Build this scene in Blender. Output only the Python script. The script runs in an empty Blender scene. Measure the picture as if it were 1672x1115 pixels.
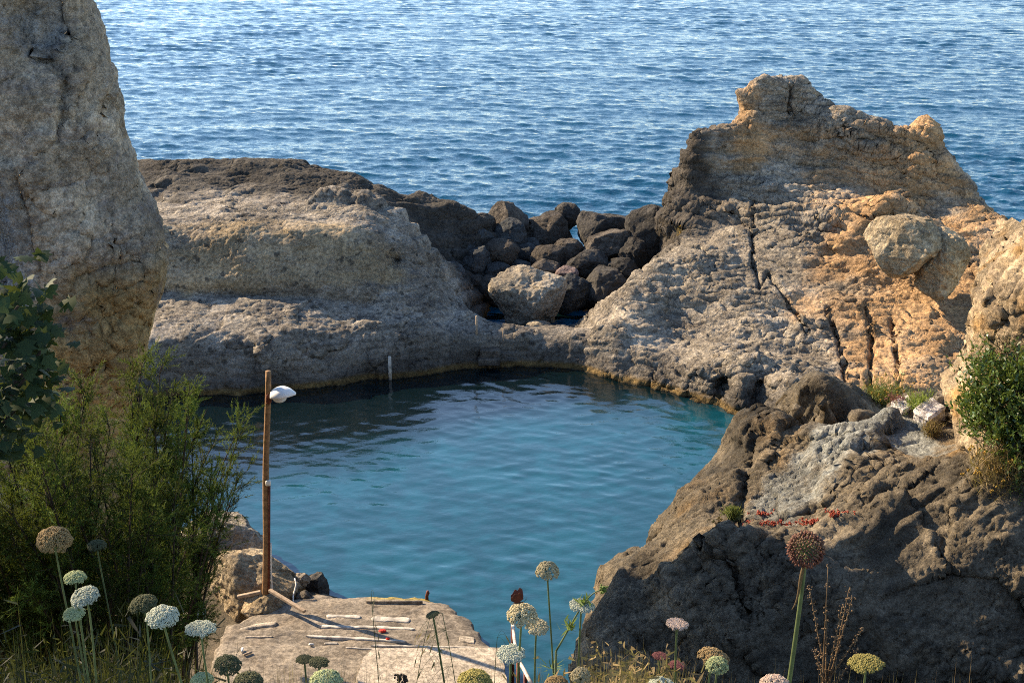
import bpy, math, random
import numpy as np
from mathutils import Vector, Matrix
R = math.radians
rng = np.random.default_rng(7)
random.seed(7)
scene = bpy.context.scene
col = scene.collection

# ------------------------------------------------------------------ camera, world, sun
CAM_H, PITCH, FPX = 13.0, R(19.0), 2322.0
cam_d = bpy.data.cameras.new('camera'); cam = bpy.data.objects.new('camera', cam_d); col.objects.link(cam)
cam.location = (0, 0, CAM_H); cam.rotation_euler = (R(90) - PITCH, 0, 0)
cam_d.sensor_width = 36.0; cam_d.lens = 36.0 * FPX / 1672.0
cam_d.clip_start = 0.1; cam_d.clip_end = 20000
scene.camera = cam
SUN_EL, SUN_AZ = R(31), R(-58)             # azimuth from +Y, negative = to the left
sun_dir = Vector((math.sin(SUN_AZ) * math.cos(SUN_EL), math.cos(SUN_AZ) * math.cos(SUN_EL), math.sin(SUN_EL)))
world = bpy.data.worlds.new('World'); scene.world = world; world.use_nodes = True
nt = world.node_tree; nt.nodes.clear()
wo = nt.nodes.new('ShaderNodeOutputWorld'); bg = nt.nodes.new('ShaderNodeBackground'); sky = nt.nodes.new('ShaderNodeTexSky')
sky.sky_type = 'NISHITA'; sky.sun_disc = False; sky.sun_elevation = SUN_EL; sky.sun_rotation = SUN_AZ
sky.air_density = 0.85; sky.dust_density = 0.1; sky.ozone_density = 0.9
bg.inputs['Strength'].default_value = 0.11
nt.links.new(sky.outputs[0], bg.inputs[0]); nt.links.new(bg.outputs[0], wo.inputs[0])
sl = bpy.data.lights.new('sun', 'SUN'); so = bpy.data.objects.new('sun', sl); col.objects.link(so)
sl.energy = 4.6; sl.angle = R(0.6); sl.color = (1.0, 0.78, 0.52)
so.rotation_euler = (-sun_dir).to_track_quat('-Z', 'Y').to_euler()
scene.view_settings.view_transform = 'Standard'; scene.view_settings.look = 'None'
scene.view_settings.exposure = 1.55; scene.view_settings.gamma = 1.0
scene.cycles.max_bounces = 6; scene.cycles.diffuse_bounces = 3; scene.cycles.transparent_max_bounces = 6
scene.cycles.use_denoising = False; scene.cycles.pixel_filter_type = 'BLACKMAN_HARRIS'; scene.cycles.filter_width = 1.0; scene.cycles.caustics_reflective = False; scene.cycles.caustics_refractive = False

# ------------------------------------------------------------------ helpers
CP, SP = math.cos(PITCH), math.sin(PITCH)
def ray(u, v):
    x = (u - 836.0) / FPX; y = (557.5 - v) / FPX
    return np.array([x, CP + y * SP, -SP + y * CP])
def P(u, v, y):                            # point of the place seen at photo pixel (u, v), y metres ahead
    d = ray(u, v); return np.array([0, 0, CAM_H]) + d * (y / d[1])
def W(u, v, z=0.0):                        # the same on the level z
    d = ray(u, v); return np.array([0, 0, CAM_H]) + d * ((z - CAM_H) / d[2])
def smooth(a, b, x):
    t = np.clip((x - a) / (b - a), 0, 1); return t * t * (3 - 2 * t)

_perm = np.random.default_rng(3).permutation(256).astype(np.int32)
_grad = np.random.default_rng(4).normal(size=(256, 3)).astype(np.float32)
_grad /= np.linalg.norm(_grad, axis=1, keepdims=True)
_cell = np.random.default_rng(5).random((256, 3)).astype(np.float32)
def _h(ix, iy, iz): return _perm[(_perm[(_perm[ix & 255] + iy) & 255] + iz) & 255]
def noise(p):
    p = np.asarray(p, np.float32); i = np.floor(p).astype(np.int32); f = p - i
    w = f * f * f * (f * (f * 6 - 15) + 10); out = np.zeros(len(p), np.float32)
    for dx in (0, 1):
        wx = w[:, 0] if dx else 1 - w[:, 0]
        for dy in (0, 1):
            wy = w[:, 1] if dy else 1 - w[:, 1]
            for dz in (0, 1):
                wz = w[:, 2] if dz else 1 - w[:, 2]
                g = _grad[_h(i[:, 0] + dx, i[:, 1] + dy, i[:, 2] + dz)]
                out += wx * wy * wz * (g[:, 0] * (f[:, 0] - dx) + g[:, 1] * (f[:, 1] - dy) + g[:, 2] * (f[:, 2] - dz))
    return out * 1.5
def fbm(p, oct=4, gain=0.5, lac=2.03, ridged=False):
    p = np.asarray(p, np.float32); s = np.zeros(len(p), np.float32); a = 1.0
    for k in range(oct):
        n = noise(p + k * 17.3)
        s += a * ((1 - 2 * np.abs(n)) if ridged else n); a *= gain; p = p * lac
    return s
def worley(p):
    p = np.asarray(p, np.float32); i = np.floor(p).astype(np.int32); f1 = np.full(len(p), 9, np.float32); f2 = f1.copy()
    for dx in (-1, 0, 1):
        for dy in (-1, 0, 1):
            for dz in (-1, 0, 1):
                c = i + np.array([dx, dy, dz], np.int32)
                q = c + _cell[_h(c[:, 0], c[:, 1], c[:, 2])]
                d = np.sqrt(((q - p) ** 2).sum(1))
                m = d < f1; f2 = np.where(m, f1, np.minimum(f2, d)); f1 = np.where(m, d, f1)
    return f1, f2

def facet(p):
    """nearest cell: a randomly tilted little plane per cell, so that the rock breaks into angular blocks"""
    p = np.asarray(p, np.float32); i = np.floor(p).astype(np.int32); f1 = np.full(len(p), 9, np.float32); h = np.zeros(len(p), np.float32)
    for dx in (-1, 0, 1):
        for dy in (-1, 0, 1):
            for dz in (-1, 0, 1):
                c = i + np.array([dx, dy, dz], np.int32); k = _h(c[:, 0], c[:, 1], c[:, 2]); o = p - c - _cell[k]
                d = (o ** 2).sum(1); m = d < f1; f1 = np.where(m, d, f1); h = np.where(m, (o * _grad[k]).sum(1) + .35 * (_cell[k, 0] - .5), h)
    return h

def new_mesh(name, verts, faces, mat=None, attrs=None, smooth_shade=True, parent=None):
    """verts (n,3); faces (m,k) equal-size array or a list of such arrays; one mesh object"""
    me = bpy.data.meshes.new(name)
    verts = np.asarray(verts, np.float32); fl = faces if isinstance(faces, list) else [faces]
    fl = [np.asarray(f, np.int32) for f in fl if len(f)]
    me.vertices.add(len(verts)); me.vertices.foreach_set('co', verts.ravel())
    loops = np.concatenate([f.ravel() for f in fl])
    tot = np.concatenate([np.full(len(f), f.shape[1], np.int32) for f in fl])
    start = np.concatenate([[0], np.cumsum(tot)[:-1]]).astype(np.int32)
    me.loops.add(len(loops)); me.loops.foreach_set('vertex_index', loops)
    me.polygons.add(len(tot)); me.polygons.foreach_set('loop_start', start); me.polygons.foreach_set('loop_total', tot)
    me.polygons.foreach_set('use_smooth', np.full(len(tot), smooth_shade, bool))
    me.update(calc_edges=True)
    for k, a in (attrs or {}).items():
        at = me.attributes.new(k, 'FLOAT', 'POINT'); at.data.foreach_set('value', np.asarray(a, np.float32))
    if mat: me.materials.append(mat)
    o = bpy.data.objects.new(name, me); col.objects.link(o)
    if parent: o.parent = parent
    return o
def grid_faces(nu, nv):
    i = np.arange(nu * nv).reshape(nu, nv)
    return np.stack([i[:-1, :-1], i[1:, :-1], i[1:, 1:], i[:-1, 1:]], -1).reshape(-1, 4)
def tag(o, label=None, cat=None, group=None, kind=None):
    for k, v in (('label', label), ('category', cat), ('group', group), ('kind', kind)):
        if v: o[k] = v
    return o
def empty(name, loc):
    o = bpy.data.objects.new(name, None); o.empty_display_size = 0.1; o.location = loc; col.objects.link(o); return o
class MB:                                   # collects tubes, boxes and leaves into ONE mesh
    def __init__(s): s.v = []; s.f = {}; s.n = 0; s.a = []
    def add(s, v, f, a=0.0):
        v = np.asarray(v, np.float32); f = np.asarray(f, np.int32)
        s.v.append(v); s.f.setdefault(f.shape[1], []).append(f + s.n); s.n += len(v)
        s.a.append(np.broadcast_to(np.asarray(a, np.float32), (len(v),)))
    def tube(s, pts, rad, k=6, a=0.0, cap=True):
        pts = np.asarray(pts, float); n = len(pts); rad = np.broadcast_to(np.asarray(rad, float), (n,))
        t = np.gradient(pts, axis=0); t /= np.linalg.norm(t, axis=1, keepdims=True) + 1e-9
        ref = np.array([0.31, 0.17, 0.93]) if abs(t[0][2]) < 0.9 else np.array([0.95, 0.3, 0.1])
        e1 = np.cross(t, ref); e1 /= np.linalg.norm(e1, axis=1, keepdims=True) + 1e-9; e2 = np.cross(t, e1)
        an = np.arange(k) * 2 * math.pi / k
        v = pts[:, None] + rad[:, None, None] * (np.cos(an)[None, :, None] * e1[:, None] + np.sin(an)[None, :, None] * e2[:, None])
        i = np.arange(n * k).reshape(n, k); j = np.roll(i, -1, 1)
        f = np.stack([i[:-1], j[:-1], j[1:], i[1:]], -1).reshape(-1, 4)
        b = s.n; s.add(v.reshape(-1, 3), f, a)
        if cap:
            s.f.setdefault(k, []).append(np.array([i[0][::-1] + b, i[-1] + b], np.int32))
    def box(s, c, sz, rot=None, bev=0.0, a=0.0):
        sx, sy, sz_ = np.asarray(sz, float) / 2; b = min(bev, sx * .9, sy * .9, sz_ * .9)
        if b <= 0:
            v = np.array([[x, y, z] for x in (-sx, sx) for y in (-sy, sy) for z in (-sz_, sz_)])
            f = [[0, 1, 3, 2], [4, 6, 7, 5], [0, 4, 5, 1], [2, 3, 7, 6], [0, 2, 6, 4], [1, 5, 7, 3]]; tri = None
        else:
            v = []; idx = {}
            for ix in (-1, 1):
                for iy in (-1, 1):
                    for iz in (-1, 1):
                        for ax in range(3):
                            p = [ix * (sx - b), iy * (sy - b), iz * (sz_ - b)]; p[ax] = (ix * sx, iy * sy, iz * sz_)[ax]
                            idx[ix, iy, iz, ax] = len(v); v.append(p)
            f = []; S = (-1, 1)
            for g in S:
                f.append([idx[g, -1, -1, 0], idx[g, 1, -1, 0], idx[g, 1, 1, 0], idx[g, -1, 1, 0]][::g])
                f.append([idx[-1, g, -1, 1], idx[1, g, -1, 1], idx[1, g, 1, 1], idx[-1, g, 1, 1]][::-g])
                f.append([idx[-1, -1, g, 2], idx[1, -1, g, 2], idx[1, 1, g, 2], idx[-1, 1, g, 2]][::g])
                for h in S:
                    f.append([idx[g, h, -1, 0], idx[g, h, 1, 0], idx[g, h, 1, 1], idx[g, h, -1, 1]][::-g * h])
                    f.append([idx[g, -1, h, 0], idx[g, 1, h, 0], idx[g, 1, h, 2], idx[g, -1, h, 2]][::g * h])
                    f.append([idx[-1, g, h, 1], idx[1, g, h, 1], idx[1, g, h, 2], idx[-1, g, h, 2]][::-g * h])
            tri = [[idx[x, y, z, 0], idx[x, y, z, 1], idx[x, y, z, 2]][::x * y * z] for x in S for y in S for z in S]
            v = np.array(v, float)
        if rot is not None: v = v @ np.asarray(rot, float).T
        b0 = s.n; s.add(v + np.asarray(c, float), f, a)
        if tri is not None: s.f.setdefault(3, []).append(np.array(tri, np.int32) + b0)
    def build(s, name, mat, parent=None, smooth_shade=True):
        fl = [np.concatenate(x) for x in s.f.values()]; v = np.concatenate(s.v)
        if parent is not None: v = v - np.array(parent.location, np.float32)
        return new_mesh(name, v, fl, mat, {'tint': np.concatenate(s.a)}, smooth_shade, parent)
def rotm(x=0, y=0, z=0): return np.array(Matrix.Rotation(z, 3, 'Z') @ Matrix.Rotation(y, 3, 'Y') @ Matrix.Rotation(x, 3, 'X'))

# ------------------------------------------------------------------ materials
class NT:
    def __init__(s, name):
        s.m = bpy.data.materials.new(name); s.m.use_nodes = True; s.t = s.m.node_tree; s.t.nodes.clear()
        s.out = s.n('ShaderNodeOutputMaterial'); s.geo = s.n('ShaderNodeNewGeometry')
        s.tc = s.n('ShaderNodeTexCoord')
    def n(s, k, **kw):
        x = s.t.nodes.new(k)
        for a, b in kw.items(): setattr(x, a, b)
        return x
    def set(s, sock, val):
        if hasattr(val, 'is_output') or isinstance(val, bpy.types.NodeSocket): s.t.links.new(val, sock)
        elif val is not None:
            sock.default_value = (*val, 1.0) if isinstance(val, tuple) and len(val) == 3 and sock.type == 'RGBA' else val
    def noise(s, scale, detail=4, rough=0.55, vec=None, dist=0.0):
        x = s.n('ShaderNodeTexNoise'); x.inputs['Scale'].default_value = scale; x.inputs['Detail'].default_value = detail
        x.inputs['Roughness'].default_value = rough; x.inputs['Distortion'].default_value = dist
        s.set(x.inputs['Vector'], vec if vec is not None else s.geo.outputs['Position']); return x.outputs['Fac']
    def voro(s, scale, feature='F1', vec=None, out='Distance'):
        x = s.n('ShaderNodeTexVoronoi', feature=feature); x.inputs['Scale'].default_value = scale
        s.set(x.inputs['Vector'], vec if vec is not None else s.geo.outputs['Position']); return x.outputs[out]
    def math(s, op, a, b=None, clamp=False):
        x = s.n('ShaderNodeMath', operation=op, use_clamp=clamp); s.set(x.inputs[0], a)
        if b is not None: s.set(x.inputs[1], b)
        return x.outputs[0]
    def rng(s, val, a, b, c=0.0, d=1.0):
        x = s.n('ShaderNodeMapRange', interpolation_type='SMOOTHSTEP'); s.set(x.inputs['Value'], val)
        for k, q in zip(('From Min', 'From Max', 'To Min', 'To Max'), (a, b, c, d)): x.inputs[k].default_value = q
        return x.outputs[0]
    def mix(s, f, a, b, mode='MIX'):
        x = s.n('ShaderNodeMix', data_type='RGBA', blend_type=mode); s.set(x.inputs[0], f); s.set(x.inputs[6], a); s.set(x.inputs[7], b)
        return x.outputs[2]
    def attr(s, name): return s.n('ShaderNodeAttribute', attribute_name=name).outputs['Fac']
    def map(s, sc, vec=None):
        x = s.n('ShaderNodeMapping'); x.inputs['Scale'].default_value = sc; s.set(x.inputs['Vector'], vec if vec is not None else s.geo.outputs['Position']); return x.outputs[0]
    def bump(s, h, dist, strength=1.0, normal=None):
        x = s.n('ShaderNodeBump'); x.inputs['Distance'].default_value = dist; x.inputs['Strength'].default_value = strength
        s.set(x.inputs['Height'], h)
        if normal is not None: s.set(x.inputs['Normal'], normal)
        return x.outputs[0]
    def z(s):
        x = s.n('ShaderNodeSeparateXYZ'); s.set(x.inputs[0], s.geo.outputs['Position']); return x.outputs[2]
    def pbr(s, color, rough=0.9, normal=None, spec=0.3, **kw):
        b = s.n('ShaderNodeBsdfPrincipled'); s.set(b.inputs['Base Color'], color); s.set(b.inputs['Roughness'], rough)
        b.inputs['Specular IOR Level'].default_value = spec
        if normal is not None: s.set(b.inputs['Normal'], normal)
        for k, q in kw.items(): s.set(b.inputs[k], q)
        s.t.links.new(b.outputs[0], s.out.inputs[0]); s.b = b; return s.m

def rock_mat(name, base, pale, dark, warm, warm_mid=0.75, dark_mid=0.62, sea_line=False, bump=0.05, spots=0.0, cold=None, objspace=False, streak=(1, 1, 1)):
    t = NT(name); vec = t.tc.outputs['Object'] if objspace else t.geo.outputs['Position']
    if objspace:
        oi = t.n('ShaderNodeObjectInfo'); av = t.n('ShaderNodeVectorMath', operation='MULTIPLY_ADD')
        t.set(av.inputs[0], oi.outputs['Location']); av.inputs[1].default_value = (3.1, 3.1, 3.1); t.set(av.inputs[2], vec); vec = av.outputs[0]
    if streak != (1, 1, 1): sv = t.map(streak, vec)
    else: sv = vec
    n1 = t.noise(0.55, 6, 0.6, sv, 0.4); n2 = t.noise(2.3, 9, 0.68, sv); n3 = t.noise(11.0, 6, 0.7, vec); n4 = t.noise(38.0, 3, 0.7, vec)
    n5 = t.noise(1.3, 8, 0.62, t.map((1, 1, 2.2), vec), 1.2); n6 = t.noise(4.5, 8, 0.75, sv, 0.6)
    c = t.mix(t.rng(n2, 0.36, 0.66), base, pale); c = t.mix(t.rng(n5, 0.50, 0.58, 0.0, 0.55), c, tuple(x * 1.18 for x in pale)); c = t.mix(t.rng(n6, 0.55, 0.64, 0.0, 0.6), c, tuple(x * 1.4 for x in dark))
    n7 = t.noise(1.0, 6, 0.6, t.map((0.45, 0.45, 5.5), sv), 0.8); c = t.mix(t.rng(n7, 0.54, 0.60, 0.0, 0.42), c, tuple(x * 1.25 for x in dark)); c = t.mix(t.rng(n7, 0.40, 0.45, 0.30, 0.0), c, tuple(x * 1.12 for x in pale))
    wv = t.math('ADD', t.attr('tint'), t.math('MULTIPLY', t.math('SUBTRACT', n1, 0.5), 1.6)); wv = t.math('ADD', wv, t.math('MULTIPLY', t.math('SUBTRACT', n2, 0.5), 0.9))
    c = t.mix(t.rng(wv, warm_mid - 0.3, warm_mid + 0.3), c, warm)
    dv = t.math('ADD', t.attr('dark'), t.math('MULTIPLY', t.math('SUBTRACT', n2, 0.5), 1.7)); dv = t.math('ADD', dv, t.math('MULTIPLY', t.math('SUBTRACT', n3, 0.5), 1.1))
    c = t.mix(t.rng(dv, dark_mid - 0.35, dark_mid + 0.35), c, dark)
    if cold: c = t.mix(t.rng(t.math('ADD', t.attr('cold'), t.math('MULTIPLY', t.math('SUBTRACT', n2, 0.5), 1.2)), 0.35, 0.75), c, cold)
    if spots:
        sp = t.rng(t.math('ADD', t.voro(3.0, vec=vec), t.math('MULTIPLY', n3, 0.5)), 0.42, 0.54, spots, 0.0)
        c = t.mix(sp, c, dark)
    if sea_line:
        zz = t.math('ADD', t.z(), t.math('MULTIPLY', t.math('SUBTRACT', n2, 0.5), 0.35))
        c = t.mix(t.rng(t.math('ADD', zz, t.math('MULTIPLY', t.math('SUBTRACT', n1, 0.5), 1.1)), 0.15, 0.85, 0.75, 0.0), c, (0.075, 0.067, 0.058))
        zz2 = t.math('ADD', t.z(), t.math('MULTIPLY', t.math('SUBTRACT', n3, 0.5), 0.12))
        c = t.mix(t.rng(zz2, 0.10, 0.22, 0.9, 0.0), c, (0.16, 0.105, 0.035))
        c = t.mix(t.rng(zz2, -0.02, 0.06, 1.0, 0.0), c, (0.02, 0.02, 0.015))
    v = t.math('MULTIPLY', t.rng(n3, 0.34, 0.66, 0.62, 1.36), t.rng(n4, 0.32, 0.68, 0.72, 1.28))
    hs = t.n('ShaderNodeHueSaturation'); t.set(hs.inputs['Color'], c); t.set(hs.inputs['Value'], v); c = hs.outputs[0]
    h = t.math('ADD', t.noise(5.0, 12, 0.78, sv), t.math('MULTIPLY', t.voro(9.0, vec=vec), 0.30))
    h = t.math('ADD', h, t.math('MULTIPLY', n4, 0.18))
    h = t.math('MULTIPLY', h, t.rng(t.noise(0.7, 5, 0.6, vec), 0.38, 0.62, 0.30, 1.15))
    return t.pbr(c, 0.92, t.bump(h, bump * 5.5), 0.2)

def plain(name, color, rough=0.7, var=0.25, scale=20, bump=0.0, spec=0.3, var_col=None):
    t = NT(name); n = t.noise(scale, 5, 0.65)
    c = t.mix(t.rng(n, 0.3, 0.7), tuple(x * (1 - var) for x in color), var_col or tuple(min(1, x * (1 + var)) for x in color))
    return t.pbr(c, rough, t.bump(n, bump) if bump else None, spec)
def leaf_mat(name, c0, c1, rough=0.55, trans=0.35, spec=0.3):
    t = NT(name); c = t.mix(t.attr('tint'), c0, c1)
    n = t.noise(3.0, 3, 0.6); c = t.mix(t.rng(n, 0.3, 0.7, 0.0, 0.5), c, tuple(x * 0.55 for x in c0))
    b = t.n('ShaderNodeBsdfPrincipled'); t.set(b.inputs['Base Color'], c); b.inputs['Roughness'].default_value = rough; b.inputs['Specular IOR Level'].default_value = spec
    tr = t.n('ShaderNodeBsdfTranslucent'); t.set(tr.inputs[0], t.mix(0.3, c, (0.30, 0.34, 0.05)))
    m = t.n('ShaderNodeMixShader'); m.inputs[0].default_value = trans
    t.t.links.new(b.outputs[0], m.inputs[1]); t.t.links.new(tr.outputs[0], m.inputs[2]); t.t.links.new(m.outputs[0], t.out.inputs[0]); return t.m

M = {}
M['ridge'] = rock_mat('ridge_rock', (0.203, 0.179, 0.151), (0.348, 0.313, 0.257), (0.072, 0.066, 0.056), (0.386, 0.299, 0.184), sea_line=True, spots=0.75, streak=(0.8, 1, 1.6))
M['headland'] = rock_mat('headland_rock', (0.230, 0.198, 0.156), (0.388, 0.341, 0.269), (0.078, 0.068, 0.056), (0.461, 0.293, 0.151), warm_mid=0.7, sea_line=True, streak=(0.9, 0.9, 1.5))
M['cliff'] = rock_mat('cliff_tuff', (0.385, 0.315, 0.225), (0.49, 0.415, 0.31), (0.215, 0.19, 0.175), (0.53, 0.365, 0.16), bump=0.035, cold=(0.27, 0.29, 0.30))
M['outcrop'] = rock_mat('outcrop_rock', (0.146, 0.123, 0.087), (0.250, 0.205, 0.141), (0.051, 0.045, 0.035), (0.344, 0.205, 0.071), bump=0.035, cold=(0.245, 0.252, 0.230), sea_line=True)
M['crag'] = rock_mat('crag_rock', (0.294, 0.221, 0.140), (0.397, 0.316, 0.206), (0.118, 0.096, 0.074), (0.382, 0.221, 0.074), bump=0.03)
M['boulder_dark'] = rock_mat('dark_boulder_rock', (0.050, 0.047, 0.042), (0.085, 0.078, 0.068), (0.022, 0.021, 0.019), (0.095, 0.065, 0.038), objspace=True, warm_mid=0.95)
M['boulder_blue'] = rock_mat('slate_boulder_rock', (0.060, 0.066, 0.068), (0.098, 0.104, 0.104), (0.027, 0.028, 0.028), (0.085, 0.07, 0.05), objspace=True, warm_mid=1.0)
M['boulder_brown'] = rock_mat('brown_boulder_rock', (0.078, 0.066, 0.053), (0.125, 0.108, 0.088), (0.032, 0.028, 0.024), (0.12, 0.075, 0.042), objspace=True)
M['boulder_pale'] = rock_mat('pale_boulder_rock', (0.277, 0.236, 0.180), (0.376, 0.335, 0.262), (0.122, 0.106, 0.090), (0.359, 0.253, 0.139), objspace=True)
M['boulder_pink'] = rock_mat('pink_boulder_rock', (0.231, 0.163, 0.150), (0.299, 0.231, 0.211), (0.122, 0.088, 0.082), (0.272, 0.170, 0.136), objspace=True)
M['boulder_tan'] = rock_mat('tan_boulder_rock', (0.338, 0.263, 0.162), (0.446, 0.365, 0.243), (0.162, 0.135, 0.101), (0.486, 0.311, 0.135), objspace=True, dark_mid=.8)
M['white_stone'] = rock_mat('white_stone', (0.55, 0.50, 0.47), (0.70, 0.66, 0.62), (0.33, 0.27, 0.24), (0.6, 0.45, 0.33), objspace=True, bump=0.012, warm_mid=1.0, dark_mid=1.0)
t = NT('hillside_soil'); n = t.noise(2.0, 8, 0.7); M['soil'] = t.pbr(t.mix(t.rng(n, .35, .65), (0.07, 0.06, 0.04), (0.16, 0.13, 0.09)), 0.95, t.bump(t.noise(9, 8, .7), 0.08))

# ------------------------------------------------------------------ terrain sheets
def rbf_fit(pq, h, lam=0.02, pw=1.5):
    d = np.linalg.norm(pq[:, None] - pq[None], axis=2) ** pw
    n = len(pq); A = np.zeros((n + 3, n + 3)); A[:n, :n] = d - lam * np.eye(n); A[:n, n] = 1; A[:n, n + 1:] = pq; A[n:, :n] = A[:n, n:].T
    w = np.linalg.solve(A, np.concatenate([h, np.zeros(3)]))
    def ev(q):
        out = np.empty(len(q))
        for s in range(0, len(q), 20000):
            c = q[s:s + 20000]; out[s:s + 20000] = (np.linalg.norm(c[:, None] - pq[None], axis=2) ** pw) @ w[:n] + w[n] + c @ w[n + 1:]
        return out
    return ev
def normals(v, nu, nv):
    g = v.reshape(nu, nv, 3); a = np.gradient(g, axis=0); b = np.gradient(g, axis=1)
    n = np.cross(a, b); n /= np.linalg.norm(n, axis=2, keepdims=True) + 1e-9; return n.reshape(-1, 3)
def relief(name, pts, n, res, disp, mat, attrs, lam=0.02, pad=0.0, pw=1.5, box=None):
    """a rock mass as a sheet over a (tilted) base plane through its surveyed points, then broken up by noise"""
    pts = np.asarray(pts, float); n = np.asarray(n, float); n /= np.linalg.norm(n)
    e1 = np.cross([0, 1, 0.0], n) if abs(n[1]) < 0.8 else np.cross([0, 0, 1.0], -n) * -1
    e1 /= np.linalg.norm(e1); e2 = np.cross(n, e1)
    pq = np.stack([pts @ e1, pts @ e2], 1); h = pts @ n
    ev = rbf_fit(pq, h, lam, pw)
    lo = pq.min(0) - pad; hi = pq.max(0) + pad
    nu, nv = int((hi[0] - lo[0]) / res) + 1, int((hi[1] - lo[1]) / res) + 1
    A, B = np.meshgrid(np.linspace(lo[0], hi[0], nu), np.linspace(lo[1], hi[1], nv), indexing='ij')
    q = np.stack([A.ravel(), B.ravel()], 1)
    v = q[:, :1] * e1 + q[:, 1:] * e2 + ev(q)[:, None] * n
    for d in disp:
        nn = normals(v, nu, nv)
        if (nn @ n).mean() < 0: nn = -nn
        v = d(v, nn)
    at = {k: f(v) for k, f in attrs.items()}
    o = new_mesh(name, v, grid_faces(nu, nv), mat, at)
    print(name, nu, nv)
    return tag(o, kind='structure')
def seg_dist(v, line):
    best = np.full(len(v), 1e9); line = np.asarray(line, float)
    for a, b in zip(line[:-1], line[1:]):
        ab = b - a; t = np.clip(((v - a) @ ab) / (ab @ ab), 0, 1); best = np.minimum(best, np.linalg.norm(v - a - t[:, None] * ab, axis=1))
    return best
def lumps(a1=0.25, l1=3.0, a2=0.12, l2=0.9, a3=0.05, l3=0.3, a4=0.015, l4=0.09, along=(1, 0, 0), k=0.4, pit=0.05, pl=0.45, fa=0.12, fl=0.7):
    """large swells, sharp ridges drawn out along the bedding, angular faces, pits, grain"""
    dv = np.asarray(along, float); dv /= np.linalg.norm(dv)
    S = lambda p: p - (1 - k) * (p @ dv)[:, None] * dv
    rough = lambda v: np.clip(.45 + 1.9 * fbm(v / 1.8 + 90, 3), .04, 1.35)
    def f1(v, n):
        w2 = v + .10 * fl * np.stack([fbm(v / .5 / fl, 3), fbm(v / .5 / fl + 9, 3), fbm(v / .5 / fl + 3, 3)], 1)
        return v + n * (a1 * fbm(v / l1, 2) + fa * facet(w2 / fl) + .3 * fa * facet(S(w2) / (fl * .5) + 7) * smooth(.5, 1.1, rough(v)))[:, None]
    def f2(v, n):
        wv = S(v + 0.18 * np.stack([fbm(v / .9 + 5, 3), fbm(v / .9 + 9, 3), fbm(v / .9 + 13, 3)], 1))
        d = a2 * (fbm(wv / l2, 6, .52, 2.1, ridged=True) - 0.5) * rough(v)
        return v + n * d[:, None]
    def f3(v, n):
        w = S(v)
        F1, F2 = worley(w / pl + 0.7 * np.stack([noise(v / .3), noise(v / .3 + 7), noise(v / .3 + 3)], 1))
        d = a3 * fbm(w / l3, 5, 0.65, 2.1, ridged=True) * rough(v + 20) - pit * smooth(0.40, 0.12, F1) * smooth(-.05, .3, fbm(v / (3 * pl) + 21, 2))
        return v + n * d[:, None]
    def f4(v, n): return v + n * (a4 * fbm(v / l4, 2, 0.8, ridged=True) * (.25 + .9 * rough(v + 7)))[:, None]
    return [f1, f2, f3, f4]
def strata(dirv, period, amp, warp=0.5, wl=2.0, where=None):
    d = np.asarray(dirv, float); d /= np.linalg.norm(d)
    def f(v, n):
        s = (v @ d + warp * fbm(v / wl + 31, 3)) / period; fr = s - np.floor(s)
        prof = np.where(fr < 0.75, fr / 0.75, (1 - fr) / 0.25) - 0.5
        a = amp * prof * (0.4 + 0.9 * np.clip(fbm(v / 1.7 + 77, 2) + 0.4, 0, 1.4))
        if where is not None: a = a * where(v)
        return v + n * a[:, None]
    return f
def crack(lines, depth, width):
    """carve fissures whose traces were surveyed as (u, v) sight lines; width in metres"""
    def f(v, n):
        w = v + 0.07 * np.stack([noise(v / .35), noise(v / .35 + 5), noise(v / .35 + 9)], 1); q = w - np.array([0, 0, CAM_H])
        dz = q[:, 1] * CP - q[:, 2] * SP; uv = np.stack([836 + FPX * q[:, 0] / dz, 557.5 - FPX * (q[:, 1] * SP + q[:, 2] * CP) / dz], 1); d = np.zeros(len(v))
        for L in lines: d = np.maximum(d, np.exp(-(seg_dist(uv, [p[:2] for p in L]) * dz / FPX / width) ** 2))
        return v - n * (depth * d)[:, None]
    return f
zero = lambda v: np.zeros(len(v))

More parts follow.
